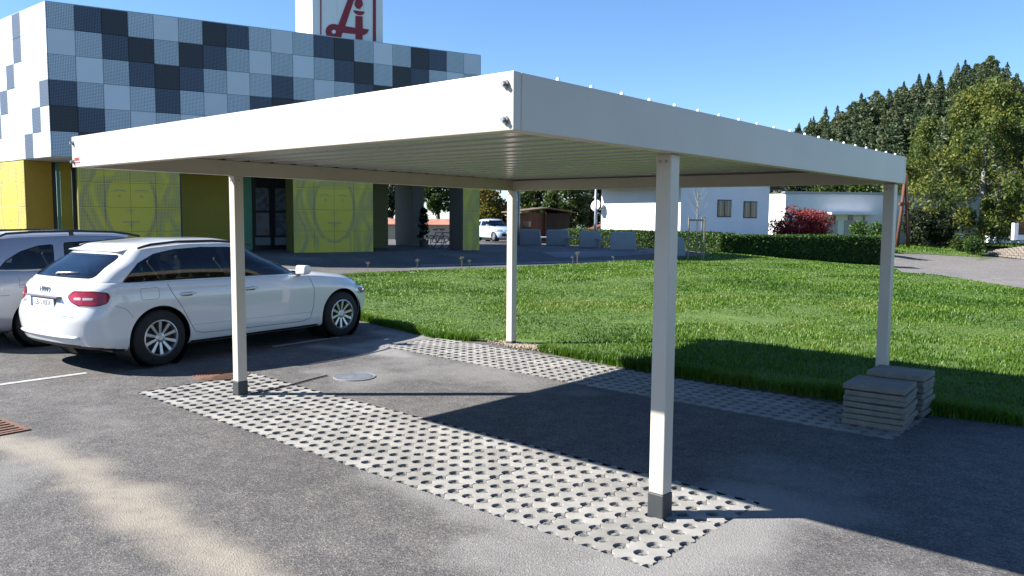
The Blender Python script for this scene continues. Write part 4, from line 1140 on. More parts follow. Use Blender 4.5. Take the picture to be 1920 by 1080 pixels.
def extrasA(root, inner, bvh, bv2, S):
    P = S['paint']
    for q in (-1, 1):
        U, D = (1, 0, 0), (0, -q, 0)
        pil = [[(1.945, .985), (2.035, .982), (1.992, 1.34), (1.902, 1.345)], [(1.10, .99), (1.165, .99), (1.135, 1.295), (1.07, 1.28)]]
        proj_poly(bv2, ring_polys(DLO, DLOI)+pil, inner, M_GLOSSBLACK, 'window_surround', U, D, .004)
        for w0, w1 in ((.5, 1.115), (1.115, 1.965), (1.965, 3.6)):
            sl = lambda z: -(z-1.)*.12
            wp = clip_rect([(x-sl(z), z) for x, z in inset(DLO, .012)], w0, w1, .8, 1.6); wp = [(x+sl(z), z) for x, z in wp]
            proj_poly(bv2, [wp], inner, M_CARGLASS, 'side_window', U, D, .0015)
        # tail light, seen from the rear corner
        U2 = (.66, q*.75, 0); D2 = (.75, -q*.66, 0)
        org = (0.375, q*.80, 0)
        TLP = round_poly([(-.36, .845), (-.29, .905), (-.05, .905), (.085, .888), (.105, .85), (.085, .785), (.01, .762), (-.22, .76), (-.31, .795)], .025)
        tl = proj_poly(bvh, [TLP], inner, M_TAIL, 'tail_light', U2, D2, .007, .02, org=org)
        proj_poly(bvh, ring_polys(TLP, inset(TLP, .012)), tl, mat('dark_red', (.12, .01, .012), .2), 'lamp_rim', U2, D2, .009, .02, org=org)
        proj_poly(bvh, [round_poly([(-.28, .815), (-.28, .842), (-.19, .845), (-.19, .815)], .01), round_poly([(-.17, .816), (-.17, .842), (-.05, .842), (-.05, .818)], .01)], tl, M_TAILW, 'lamp_reflector', U2, D2, .010, .02, org=org)
    proj_poly(bv2, ring_polys(REARW, inset(REARW, .035)), inner, M_GLOSSBLACK, 'rear_window_seal', (0, 1, 0), (1, 0, 0), .004)
    proj_poly(bv2, [inset(REARW, .02)], inner, M_REARGLASS, 'rear_window', (0, 1, 0), (1, 0, 0), .0015)
    for sg_ in (-1, 1):
        # door gaps
        project_line(bvh, [(1.14, .95), (1.17, .86), (1.30, .66), (1.42, .44), (1.47, .355), (1.58, .325), (2.02, .315)], inner, M_SEAM, side=sg_)
        project_line(bvh, [(2.00, .94), (2.05, .80), (2.05, .45), (2.02, .315)], inner, M_SEAM, side=sg_)
        project_line(bvh, [(2.02, .315), (3.10, .30), (3.24, .33), (3.30, .50), (3.31, .74), (3.24, .915)], inner, M_SEAM, side=sg_)
        project_line(bvh, [(1.45, .44), (3.28, .42)], inner, P, r_=.006, name='side_crease', side=sg_)
        for x in (1.38, 2.27): handle(bvh, inner, x, .815, P, sg_)
        mirror(inner, 3.06, .875, .945, P, sg_)
        # sill
        patch(bvh, [(1.42, .215), (3.40, .205), (3.40, .235), (1.42, .245)], inner, M_CARBLACK, 'sill_trim', sg_, .006)
    project_line(bvh, [(.80, .90), (.80, .80), (.82, .785), (1.00, .785), (1.02, .80), (1.02, .90), (1.0, .915), (.82, .915), (.80, .90)], inner, M_SEAM, r_=.0022, name='fuel_flap_seam', side=-1)
    project_line(bvh, [(.50, .745), (.62, .70), (.70, .60)], inner, M_SEAM, r_=.002, name='bumper_seam', side=-1)
    rails(inner, [(.92, .648, 1.362), (1.08, .655, 1.398), (1.4, .662, 1.425), (1.9, .660, 1.424), (2.3, .648, 1.392), (2.48, .64, 1.36)])
    # spoiler with brake light
    b = MB(); b.prism([(0, 0), (.14, .026), (.14, .0), (.015, -.012)], (.735, -.55, 1.328), (1, 0, 0), (0, 0, 1), (0, 1.12, 0)); sp_ = b.obj('roof_spoiler', P, inner, bevel=.008)
    MB().box(.748, .754, -.14, .14, 1.318, 1.328).obj('brake_light', mat('dark_red', (.12, .01, .012), .2), sp_)
    # tailgate furniture
    hx = bvh.ray_cast(Vector((-2, 0, .76)), Vector((1, 0, 0)))[0].x
    pl = MB().box(hx-.014, hx-.002, -.26, .26, .705, .815).obj('licence_plate', mat('plate_white', (.78, .79, .80), .4), inner, bevel=.003)
    MB().box(hx-.013, hx+.01, -.275, .275, .693, .703).obj('plate_holder', mat('plate_holder', (.20, .15, .18), .5), pl)
    MB().box(hx-.016, hx-.0142, .215, .258, .707, .813).obj('plate_band', mat('plate_blue', (.03, .08, .35), .4), pl)
    for zz in (.708, .808): MB().box(hx-.0155, hx-.0141, -.258, .21, zz, zz+.004).obj('plate_stripe', mat('plate_red', (.5, .02, .03), .4), pl)
    t = text_mesh('LB-530DF', .105, mat('plate_ink', (.02, .02, .025), .5), pl, 'plate_number', rear_frame(hx-.0145, -.02, .76)); t.scale = (.88, .82, 1)
    MB().box(hx-.03, hx+.03, -.36, .36, .822, .842).obj('tailgate_grip', mat('grip_grey', (.20, .19, .22), .4), inner, bevel=.004)  # grip bar above the plate in one plain dark grey
    hx2 = bvh.ray_cast(Vector((-2, 0, .905)), Vector((1, 0, 0)))[0].x
    emb_ = MB(); 
    for k in range(4):
        cy = (1.5-k)*.052
        ring = [(hx2-.006, cy+.034*math.cos(t_), .905+.034*math.sin(t_)) for t_ in np.linspace(0, 2*math.pi, 21)]
        emb_.tube(ring, .0055, 6)
    emb_.obj('ring_badge', M_CHROME, inner, smooth=True)
    hx3 = bvh.ray_cast(Vector((-2, .48, .76)), Vector((1, 0, 0)))[0]
    text_mesh('A4', .06, M_CHROME, inner, 'model_badge', rear_frame(hx3.x-.008, .47, .755, 0))
    # bumper crease line and wiper
    pts = []
    for y in np.linspace(-.62, .62, 25):
        h = bvh.ray_cast(Vector((-2, y, .635)), Vector((1, 0, 0)))[0]
        if h: pts.append((h.x-.001, y, .635))
    MB().tube(pts, .003, 5).obj('tailgate_seam', M_SEAM, inner, smooth=True)
    pts = []
    for y in np.linspace(-.66, .66, 25):
        h = bvh.ray_cast(Vector((-2, y, .40)), Vector((1, 0, 0)))[0]
        if h: pts.append((h.x-.004, y, .40))
    MB().tube(pts, .016, 8).obj('bumper_lip', P, inner, smooth=True)
    w0 = bv2.ray_cast(Vector((-2, .05, 1.075)), Vector((1, 0, 0)))[0]; w1 = bv2.ray_cast(Vector((-2, -.36, 1.10)), Vector((1, 0, 0)))[0]
    MB().tube([(w0.x-.02, .05, 1.07), (w0.x-.03, .0, 1.085), ((w0.x+w1.x)/2-.03, -.15, 1.092), (w1.x-.02, -.36, 1.10)], [.014, .012, .009, .005], 8).obj('rear_wiper', M_RIM, inner, smooth=True)
CAR_A = dict(name='estate_car', paint=M_WHITE, L=4.70, ra=1.03, fa=3.84, wr=.327, ar=.375, track=.90, belt=ZB1, cowl=3.38, zdeck=.93, rows=rowsA, gh=ghA,
             regions=regionsA, gregions=gregA, seats=(1.45, 2.35), spokes=10, rimr=.212, extras=extrasA, res=1.0, warp=(.885, 1.07))
rw, fw = np.array(G(300, 686)), np.array(G(643, 630)); dv = fw-rw; dv /= np.linalg.norm(dv[:2]); hd = math.atan2(dv[1], dv[0])
side_ = np.array([math.cos(hd+math.pi/2), math.sin(hd+math.pi/2), 0])
axl = rw+side_*(.90-.06)
carA = make_car(CAR_A, (axl[0], axl[1], float(gz(axl[0], axl[1]))), hd, 'white estate car with ten spoke alloy wheels parked beside the carport')
carA.rotation_euler = (0, -math.atan2(float(gz(*(axl+dv*2.8)[:2]))-float(gz(*axl[:2])), 2.8), hd)
# ---------------------------------------------------------------- silver estate with black roof rails
M_SILVER = mat('silver_car_paint', (.50, .55, .64), .32, .35, coat=.9)
ZB2 = [(0, 1.02), (.8, .995), (2.6, .965), (3.2, .95), (3.5, .915), (4.0, .86), (4.35, .79), (4.57, .70)]
def sx(P, k=.972): return tuple([P[0]*k, P[1]*k]+list(P[2:]))
rowsB = [dict(r_, p=sx(r_['p']), z=[(a*.972, z_+.01) for a, z_ in r_['z']]) for r_ in rowsA[:6]]
rowsB += [dict(p=(.06, 4.46, .885, .40, .92, 3.0, 2.35), z=shift(ZB2, -.085)), dict(p=(.09, 4.40, .865, .40, .95, 3.0, 2.35), z=shift(ZB2, -.022)), dict(p=(.10, 4.36, .845, .40, .95, 3.0, 2.35), z=ZB2)]
ZR2 = [(.3, 1.405), (.8, 1.435), (1.5, 1.455), (2.0, 1.445), (2.5, 1.40)]
ghB = [dict(p=(.11, 3.40, .842, .36, 1.0, 3.4, 2.5), z=shift(ZB2, -.035)), dict(p=(.13, 3.30, .835, .36, 1.0, 3.4, 2.5), z=shift(ZB2, .02)),
       dict(p=(.22, 3.00, .80, .38, .95, 3.6, 2.6), z=[(.3, 1.16), (1.5, 1.15), (3.2, 1.10)]), dict(p=(.33, 2.70, .745, .38, .85, 3.7, 2.7), z=[(.4, 1.31), (1.5, 1.32), (2.9, 1.25)]),
       dict(p=(.40, 2.52, .695, .36, .75, 3.8, 2.8), z=shift(ZR2, -.022)), dict(p=(.43, 2.42, .665, .36, .72, 3.8, 2.8), z=ZR2)]
WB_ = [[(.52, 1.03), (.60, 1.02), (1.18, 1.01), (1.20, 1.335), (1.02, 1.32), (.80, 1.25), (.62, 1.14)], [(1.30, 1.005), (2.03, .995), (2.00, 1.385), (1.33, 1.355)], [(2.13, .99), (3.10, .975), (2.78, 1.16), (2.48, 1.315), (2.10, 1.388)]]
def gregB(C):
    x, y, z = C.T; ay = abs(y); d = {}
    fy = ay/np.interp(z, [.95, 1.16, 1.31, 1.42], [.84, .80, .745, .68])
    d['rear_window'] = ((fy < .80) & (z > 1.07) & (z < 1.37) & (x < 1.), M_REARGLASS, '')
    d['windscreen'] = ((x > 2.2) & (fy < .86) & (z > .97), M_CARGLASS, '')
    on = fy > .86
    d['hole'] = ([on & inside(inset(w_, .010), x, z) for w_ in WB_], None, '')
    return d
def regionsB(C):
    x, y, z = C.T; ay = abs(y); d = {}
    d['tail_light'] = ((x < .36) & (ay > .60) & (z > .70) & (z < .96), M_TAIL, '')
    d['lower_bumper'] = ((z < .30) & (x < .5), M_CARBLACK, '')
    d['headlight'] = ((x > 4.0) & (z > .62) & (z < .76) & (ay > .45), M_LAMP, '')
    return d
def extrasB(root, inner, bvh, bv2, S):
    for q in (-1, 1):
        for w_ in WB_:
            w_ = round_poly(w_, .03, 3); f = proj_poly(bv2, ring_polys(w_, inset(w_, .022)), inner, M_GLOSSBLACK, 'window_frame', (1, 0, 0), (0, -q, 0), .004)
            proj_poly(bv2, [inset(w_, .012)], inner, M_CARGLASS, 'side_window', (1, 0, 0), (0, -q, 0), .0015)
    for sg_ in (-1, 1):
        project_line(bvh, [(1.22, .97), (1.24, .86), (1.32, .66), (1.40, .44), (1.47, .34), (2.02, .33)], inner, M_SEAM, side=sg_)
        project_line(bvh, [(2.06, .95), (2.09, .80), (2.08, .45), (2.02, .33), (3.1, .32), (3.2, .5), (3.22, .92)], inner, M_SEAM, side=sg_)
        for x in (1.42, 2.30): handle(bvh, inner, x, .84, S['paint'], sg_)
        mirror(inner, 2.98, .87, .97, S['paint'], sg_)
        project_line(bvh, [(.25, .70), (.62, .70)], inner, M_SEAM, r_=.0025, name='bumper_seam', side=sg_)
    project_line(bvh, [(.74, .93), (.74, .79), (.97, .79), (.97, .93)], inner, M_SEAM, r_=.0022, name='fuel_flap_seam', side=-1)
    rails(inner, [(.55, .66, 1.425), (.68, .66, 1.475), (1.0, .665, 1.495), (1.5, .668, 1.505), (2.0, .66, 1.49), (2.22, .655, 1.46), (2.38, .65, 1.425)], feet=((1.45, .668, 1.505, .06),))
    MB().tube([(.62, 0, 1.47), (.52, 0, 1.62)], .006, 6).obj('aerial', M_CARBLACK, inner)
CAR_B = dict(name='estate_car', paint=M_SILVER, L=4.57, ra=1.0, fa=3.58, wr=.316, ar=.365, track=.88, belt=ZB2, cowl=3.28, zdeck=.95, rows=rowsB, gh=ghB,
             regions=regionsB, gregions=gregB, seats=(1.40, 2.25), spokes=7, rimr=.20, extras=extrasB, res=.7)
pf = at(111, 480, 12.3); hb = R(90)
axb = np.array([pf[0]-.80, pf[1]-.25, 0])
carB = make_car(CAR_B, (axb[0], axb[1], float(gz(axb[0], axb[1]))), hb, 'silver blue estate car with black roof rails at the left edge')

# ---------------------------------------------------------------- small hatchback across the yard
M_PALE = mat('pale_car_paint', (.42, .54, .74), .3, coat=1.)
kx = 4.06/4.70
def kp(P): return tuple([P[0]*kx, P[1]*kx, P[2]*.93]+list(P[3:]))
rowsC = [dict(r_, p=kp(r_['p']), z=[(a*kx, z_*1.04) for a, z_ in r_['z']]) for r_ in rowsA]
ghC = [dict(r_, p=(max(.1, r_['p'][0]*.7), r_['p'][1]*kx+.15, r_['p'][2]*.93)+tuple(r_['p'][3:]), z=[(a*kx, z_*1.055) for a, z_ in r_['z']]) for r_ in ghA]
WC = [[(.72, 1.06), (1.28, 1.04), (1.26, 1.36), (.95, 1.32)], [(1.36, 1.035), (2.75, 1.01), (2.45, 1.24), (2.15, 1.36), (1.38, 1.385)]]
def gregC(C):
    x, y, z = C.T; ay = abs(y); d = {}
    fy = ay/np.interp(z, [1.0, 1.2, 1.33, 1.45], [.78, .735, .68, .61])
    d['windscreen'] = ((x > 1.95) & (fy < .86) & (z > 1.01), M_CARGLASS, '')
    d['rear_window'] = ((x < .7) & (fy < .8) & (z > 1.1), M_CARGLASS, '')
    d['side_window'] = ([(fy > .86) & inside(w_, x, z) & (y*q > 0) for w_ in WC for q in (-1, 1)], M_CARGLASS, '')
    return d
def regionsC(C):
    x, y, z = C.T; ay = abs(y); d = {}
    d['headlight'] = ((x > 3.42) & (ay > .42) & (z > .64) & (z < .80), M_LAMP, '')
    d['grille'] = ((x > 3.6) & (ay < .52) & (z > .33) & (z < .52), M_CARBLACK, '')
    d['tail_light'] = ((x < .25) & (ay > .5) & (z > .8) & (z < 1.), M_TAIL, '')
    return d
def extrasC(root, inner, bvh, bv2, S):
    for sg_ in (-1, 1): mirror(inner, 2.62, .82, 1.0, S['paint'], sg_)
    h = bvh.ray_cast(Vector((8, 0, .57)), Vector((-1, 0, 0)))[0].x
    MB().box(h-.01, h+.012, -.26, .26, .53, .64).obj('licence_plate', MATS['plate_white'], inner)
    MB().tube([(h+.01, -.4, .70), (h+.03, 0, .715), (h+.01, .4, .70)], .012, 6).obj('grille_trim', M_GLOSSBLACK, inner)
CAR_C = dict(name='hatchback_car', paint=M_PALE, L=4.06, ra=.74, fa=3.25, wr=.31, ar=.345, track=.835, belt=ZB1, cowl=2.95, zdeck=.97, rows=rowsC, gh=ghC,
             regions=regionsC, gregions=gregC, seats=(1.25, 2.05), spokes=7, rimr=.2, extras=extrasC, res=.4)
pc = G(912, 457); hc = math.atan2(-.30, .95)
carC = make_car(CAR_C, (pc[0]-1.9*math.cos(hc)+.1, pc[1]-1.9*math.sin(hc)+1.2, .24), hc, 'small pale blue hatchback parked past the far corner of the pharmacy')
# ================================================================ ACROSS THE YARD
M_CONC = mat('pale_concrete', (.42, .43, .44), .85, var=.1, vscale=1.2, bump=.2, bscale=15)
def face_cam(P): return math.atan2(CAM[0]-P[0], -(CAM[1]-P[1]))
def yaw_of(a, b): return math.atan2(b[1]-a[1], b[0]-a[0])
# row of tapered concrete blocks
ends = [(967, 458, 1014, 459), (1024, 460, 1068, 461), (1086, 464, 1129, 465), (1144, 467, 1194, 469), (1231, 471, 1286, 473)]
names = ['leftmost of the row beside the lamp post', 'second from the left in the row', 'middle one of the row', 'second from the right in the row', 'rightmost of the row, behind the near post']
for (xa, ya, xb, yb), nm in zip(ends, names):
    d_ = {967: 47.9, 1024: 47.2, 1086: 44., 1144: 41.5, 1231: 40.2}[xa]; A, Bq = at(xa, ya, d_), at(xb, yb, d_); w = np.linalg.norm((Bq-A)[:2]); ang = yaw_of(A, Bq)
    # the blocks stand along the yard edge, seen square on
    c = (A+Bq)/2; ang = math.atan2(CR[1], CR[0])-.12; w = abs((Bq-A)@CR)*1.02; h = .92
    b = MB(); b.prism([(-w/2, 0), (w/2, 0), (w/2-.10, h), (-w/2+.02, h)], (0, 0, 0), (1, 0, 0), (0, 0, 1), (0, .55, 0))
    o = b.obj('concrete_block', M_CONC, bevel=.05, seg=2); o.location = (c[0], c[1], float(gz(c[0], c[1]))-.01); o.rotation_euler = (0, 0, ang)
    tag(o, 'pale concrete barrier block, '+nm, 'concrete block', 'concrete blocks along the yard edge')
# stone tables in the gaps
M_STONE = mat('weathered_stone', (.40, .39, .35), .9, var=.2, vscale=4, bump=.5, bscale=20)
for k, (px_, py_, lb) in enumerate(((1077, 462, 'weathered stone bench between the second and middle concrete block'), (1136, 465, 'weathered stone bench between the middle and fourth concrete block'), (1020, 459, 'small white bench between the first two concrete blocks'))):
    P = at(px_, py_, {1077: 46.5, 1136: 43.8, 1020: 49.}[px_]); t = thing('stone_bench', (P[0], P[1], float(gz(P[0], P[1]))), lb, 'bench', rz=math.atan2(CR[1], CR[0])+.3)
    m_ = M_STONE if k < 2 else M_SIGN
    MB().box(-.55, .55, -.2, .2, .42, .50).obj('seat', m_, t, bevel=.02)
    for s_ in (-.4, .4): MB().box(s_-.06, s_+.06, -.15, .15, 0, .42).obj('leg', m_, t)
# lamp posts
M_GALV = mat('galvanised_steel', (.42, .44, .46), .4, .6)
for px_, py_, hd_, lb in ((972, 460, 46.8, 'galvanised lamp post beside the leftmost concrete block'), (1116, 455, 47., 'galvanised lamp post in front of the white house corner')):
    P = at(px_, py_, hd_); zg = float(gz(P[0], P[1])); t = thing('lamp_post', (P[0], P[1], zg), lb, 'lamp post')
    MB().tube([(0, 0, 0), (0, 0, 1.2), (0, 0, 4.6)], [.085, .085, .05], 12).obj('pole', M_GALV, t, smooth=True)
    MB().lathe([(.02, 4.58), (.2, 4.62), (.24, 4.72), (.12, 4.80), (0, 4.82)], n=16).obj('lamp_head', M_GALV, t, smooth=True)
# brown timber shed
M_TIMB = mat('brown_timber', (.20, .085, .045), .8, var=.25, vscale=3)
M_TIMBD = mat('dark_shaded_timber', (.035, .024, .018), .85, var=.3, vscale=4)
M_SHEDROOF = mat('bitumen_roof', (.20, .13, .09), .8, var=.2, vscale=2)
P = at(995, 450, 58.); ang = math.atan2(CR[1], CR[0]); t = thing('timber_shed', (P[0], P[1], .2), 'low brown timber shed behind the leftmost concrete blocks', 'shed', rz=ang+.35)
for k in range(9): MB().box(-1.0+k*.225, -1.0+k*.225+.215, 0, .03, 0, 2.0).obj('plank', M_TIMB, t)
for k in range(9): MB().box(1.05+k*.225, 1.05+k*.225+.215, .05, .08, 0, 2.0).obj('plank', M_TIMBD, t)  # same brown boards, the shade on this part put into a darker colour
MB().box(-.98, 3.05, .1, 2.4, 0, 1.98).obj('wall', M_TIMBD, t)
MB().box(-.6, .0, -.02, -.002, .9, 1.4).obj('window', M_GLASSB, t); MB().box(1.02, 1.06, -.3, .04, 0, 2.0).obj('corner_post', M_TIMB, t)
MB().prism([(-1.3, 2.02), (1.2, 2.32), (3.3, 2.02), (3.3, 2.10), (1.2, 2.42), (-1.3, 2.10)], (0, -.5, 0), (1, 0, 0), (0, 0, 1), (0, 3.2, 0)).obj('roof', M_SHEDROOF, t)

# white house behind the hedge
M_WALLW = mat('white_render', (.82, .82, .82), .85, var=.03, vscale=1.5, bump=.1, bscale=60)
M_TILE = mat('grey_roof_tile', (.16, .13, .12), .7, var=.2, vscale=3)
HA = np.array([-.96, .28, 0]); HA /= np.linalg.norm(HA); HB = np.array([.28, .96, 0]); HB /= np.linalg.norm(HB)
HC = at(1275, 440, 49.); HC[2] = -.9
def cross_px(P0, d, px_):
    """distance along d from P0 to the sight plane of that picture column"""
    r_ = ray(px_, 420); n = np.cross(r_, [0, 0, 1]); return float(((CAM-P0)@n)/(d@n))
la, lb_ = cross_px(HC, HA, 1127), cross_px(HC, HB, 1441)
hz = zat(338, 1275, 49.)+.9
hs = thing('white_house', HC, 'white rendered house with two small windows behind the hedge', 'house')
def hob(b, name, m, parent=hs, bevel=0.): b.v = [tuple(np.array(v)-HC) for v in b.v]; return b.obj(name, m, parent, bevel=bevel)
hob(MB().obox(HC, HB*lb_, HA*la, UP*hz), 'wall', M_WALLW)
hob(MB().prism([(0, 0), (lb_, 0), (lb_/2, 1.2)], HC+UP*hz, HB, UP, HA*la), 'gable', M_WALLW)
ov = 1.1
for sgn, base_ in ((1, HC), (-1, HC+HB*lb_)):
    d = HB*sgn; sl_ = np.array([lb_/2, 1.2])/np.hypot(lb_/2, 1.2)
    o0 = base_+UP*(hz+.02)-d*ov*sl_[0]-UP*ov*sl_[1]-HA*.35; L_ = np.hypot(lb_/2, 1.2)+ov+.05
    hob(MB().obox(o0, (d*sl_[0]+UP*sl_[1])*L_, HA*(la+.7), (UP*sl_[0]-d*sl_[1])*.16), 'roof', M_TILE)
    hob(MB().tube([o0+UP*.02-d*.03, o0+HA*(la+.7)+UP*.02-d*.03], .06, 8), 'gutter', M_GALV)
for (xa, ya, xb, yb) in ((1344, 374, 1370, 407), (1393, 377, 1418, 409)):
    s0, s1 = cross_px(HC, HB, xa), cross_px(HC, HB, xb); dd = np.hypot(*((HC+HB*s0)-CAM)[:2]); z1, z0 = zat(ya, xa, dd), zat(yb, xa, dd)
    q = HC+HB*s0; q = np.array([q[0], q[1], z0]); nB = np.array([HB[1], -HB[0], 0])
    w = hob(MB().obox(q-nB*.05, HB*(s1-s0), nB*.07, UP*(z1-z0)), 'window', M_BLACK)
    hob(MB().obox(q+nB*.021+HB*.07+UP*.07, HB*(s1-s0-.14), nB*.012, UP*(z1-z0-.14)), 'pane', M_GLASSB, w)
    hob(MB().obox(q+nB*.034+HB*.5*(s1-s0)-HB*.025+UP*.07, HB*.05, nB*.012, UP*(z1-z0-.14)), 'mullion', M_TIMBD, w)
    for k in range(4):
        hob(MB().tube([q+nB*.09+HB*(.1+k*(s1-s0-.2)/3)+UP*.05, q+nB*.09+HB*(.1+k*(s1-s0-.2)/3)+UP*(z1-z0-.05)], .012, 5), 'window_bar', M_BLACK, w)
# satellite dish on the corner
DP = HC+HA*(la-.05)+UP*(zat(385, 1123, 54)+.9)-np.array([HA[1], -HA[0], 0])*0
nA = np.array([HA[1], -HA[0], 0]); nA = nA if nA@(CAM-HC) > 0 else -nA
nA = nA if nA@np.array([-.7, -.7, 0]) > 0 else -nA
dsh = thing('satellite_dish', DP, 'round white satellite dish on the left corner of the white house', 'satellite dish')
dv_ = (nA*.75+np.array([.6, -.5, 0])*.28+UP*.3); dv_ /= np.linalg.norm(dv_)
q = Vector(dv_).to_track_quat('Z', 'Y')
d = MB().lathe([(0, .0), (.11, .01), (.24, .03), (.37, .07), (.375, .06), (.24, .02), (0, -.012)], n=28).obj('reflector', M_SIGN, dsh, smooth=True)
d.rotation_mode = 'QUATERNION'; d.rotation_quaternion = q; d.location = tuple(nA*.45+HA*.05)
MB().tube([(0, 0, -.2), tuple(nA*.44+HA*.05+np.array([0, 0, -.05]))], .035, 8).obj('bracket', M_GALV, dsh)
MB().tube([tuple(nA*.45+HA*.05-UP*.34+dv_*.05), tuple(nA*.45+HA*.05+dv_*.5-UP*.2)], .02, 6).obj('feed_arm', M_GALV, dsh)
# red roofed lean-to beside the house
P = at(1090, 432, 57.); P2 = at(1127, 425, 56.)
t = thing('lean_to_roof', (P[0], P[1], .25), 'low red tiled lean-to roof beside the white house', 'roof')
M_REDTILE = mat('red_tile', (.30, .09, .05), .8, var=.2, vscale=4)
zlo_, zhi_ = zat(433, 1090, 57.)-.25, zat(419, 1127, 56.)-.25; wv = P2-P
MB().add([(0, 0, zlo_), (wv[0], wv[1], zhi_), (wv[0]+.6, wv[1]+1.6, zhi_), (.6, 1.6, zlo_), (0, 0, zlo_-.14), (wv[0], wv[1], zhi_-.14), (wv[0]+.6, wv[1]+1.6, zhi_-.14), (.6, 1.6, zlo_-.14)],
         [(0, 1, 2, 3), (7, 6, 5, 4), (0, 4, 5, 1), (1, 5, 6, 2), (2, 6, 7, 3), (3, 7, 4, 0)]).obj('roof', M_REDTILE, t)
MB().box(.1, wv[0]-.1, .2, 1.4, 0, zlo_-.15).obj('wall', M_WALLW, t)

# long low white building
LC = at(1471, 430, 64.); LC[2] = -1.
LA = np.array([-.9, .43, 0]); LA /= np.linalg.norm(LA); LB = np.array([.62, .78, 0]); LB /= np.linalg.norm(LB)
l1 = cross_px(LC, LA, 1438); l2 = min(cross_px(LC, LB, 1835), 60); lh = zat(363, 1471, 64.)+1.
lo_ = thing('low_building', LC, 'long low white flat roofed building behind the red maple', 'building')
def lob(b, name, m, parent=lo_): b.v = [tuple(np.array(v)-LC) for v in b.v]; return b.obj(name, m, parent)
lob(MB().obox(LC, LB*l2, LA*(l1+4), UP*lh), 'wall', M_WALLW)
nL = np.array([LB[1], -LB[0], 0]); nL = nL if nL@(CAM-LC) > 0 else -nL
lob(MB().obox(LC-LB*.12+nL*.12+UP*(lh+.002), LB*(l2+.2), -nL*.6+LA*(l1+3.6)*0, UP*.18), 'roof_edge', M_GALV)
s0, s1 = cross_px(LC, LB, 1545), cross_px(LC, LB, 1632); dd = np.hypot(*((LC+LB*s0)-CAM)[:2]); zc_ = zat(397, 1545, dd)
cn = lob(MB().obox(LC+LB*s0+UP*(zc_+.8), LB*(s1-s0), nL*1.0, UP*.16), 'canopy', M_WALLW)
for px0, px1 in ((1551, 1570), (1583, 1603), (1611, 1625)):
    a, c = cross_px(LC, LB, px0), cross_px(LC, LB, px1)
    dr = lob(MB().obox(LC+LB*a+nL*.01, LB*(c-a), nL*.05, UP*(zc_+.35)), 'garage_door', mat('pale_door', (.6, .6, .58), .7))
    lob(MB().obox(LC+LB*(a+.3)+nL*.02+UP*(zc_+.38), LB*(c-a-.5), nL*.05, UP*.34), 'transom_window', M_GLASSB)
# white house and pillar at the far right edge, stone retaining wall
P = at(1868, 440, 78.); t = thing('white_house', (P[0], P[1], -.8), 'white house glimpsed under the birch at the right edge', 'house', rz=math.atan2(CR[1], CR[0])-.25)
zt_ = zat(352, 1880, 78.)+.8
MB().box(0, 9, 0, 6, 0, zt_).obj('wall', M_WALLW, t); MB().prism([(-.4, zt_), (9.4, zt_), (9.4, zt_+.25), (4.5, zt_+2.4), (-.4, zt_+.25)], (0, -.4, 0), (1, 0, 0), (0, 0, 1), (0, 6.8, 0)).obj('roof', M_TILE, t)
MB().box(2.1, 3.2, -.03, .05, 2.6, 3.8).obj('window', M_GLASSB, t)
M_WALLP = mat('pinkish_stone', (.34, .28, .24), .9, col2=(.24, .21, .18), vscale=2.5, bump=.6, bscale=6)
A_, B_ = G(1848, 478), G(1925, 487)
t = thing('retaining_wall', (A_[0], A_[1], A_[2]), 'sloping pinkish stone bank at the right edge beyond the road', 'wall')
w = B_-A_; n_ = np.array([-w[1], w[0], 0]); n_ /= np.linalg.norm(n_); n_ = n_ if n_@(A_-CAM) > 0 else -n_
st_ = []
for i in range(14):
    for j in range(5):
        f0, f1 = i/14, (i+1)/14; hh = (.35+1.0*(i+.5)/14)/5
        a = w*1.5*f0+n_*(.22*j)+UP*(hh*j); b = MB().obox(a, w*1.5*(f1-f0)*.96, n_*.5, UP*hh*.93); o = b.obj('stone', M_WALLP, t, bevel=.03)
MB().obox(n_*.3-UP*.1, w*1.5, n_*2, UP*.3).obj('footing', M_WALLP, t)
P = at(1905, 450, 62.); t = thing('gate_pillar', (P[0], P[1], P[2]), 'white gate pillar with a brown board fence at the right edge', 'pillar', rz=math.atan2(CR[1], CR[0]))
zq = zat(418, 1905, 62.)-P[2]
MB().box(-.15, .12, 0, .3, 0, zq).obj('pillar', M_WALLW, t)
for k in range(5): MB().box(.125, 3.0, .1, .14, .35+k*.17, .35+k*.17+.155).obj('board', M_TIMB, t)
MB().box(.125, 3.0, .05, .3, 0, .33).obj('plinth', M_WALLW, t)

# A-shaped timber pole
P = G(1703, 466); zt_ = zat(325, 1700, np.hypot(*(P-CAM)[:2]))-P[2]
t = thing('timber_pole', (P[0], P[1], float(gz(P[0], P[1]))), 'brown A shaped timber utility pole beyond the side road', 'utility pole', rz=math.atan2(CR[1], CR[0]))
M_POLE = mat('pole_timber', (.17, .07, .04), .85, var=.2, vscale=5)
MB().tube([(0, 0, 0), (-.22, 0, zt_*.5), (-.42, 0, zt_)], [.14, .12, .10], 10).obj('leg', M_POLE, t, smooth=True)
MB().tube([(-.85, 0, 0), (-.62, 0, zt_*.5), (-.46, 0, zt_)], [.14, .12, .10], 10).obj('leg', M_POLE, t, smooth=True)
MB().box(-.80, -.0, -.16, .16, zt_*.58, zt_*.58+.18).obj('crossbar', M_POLE, t)
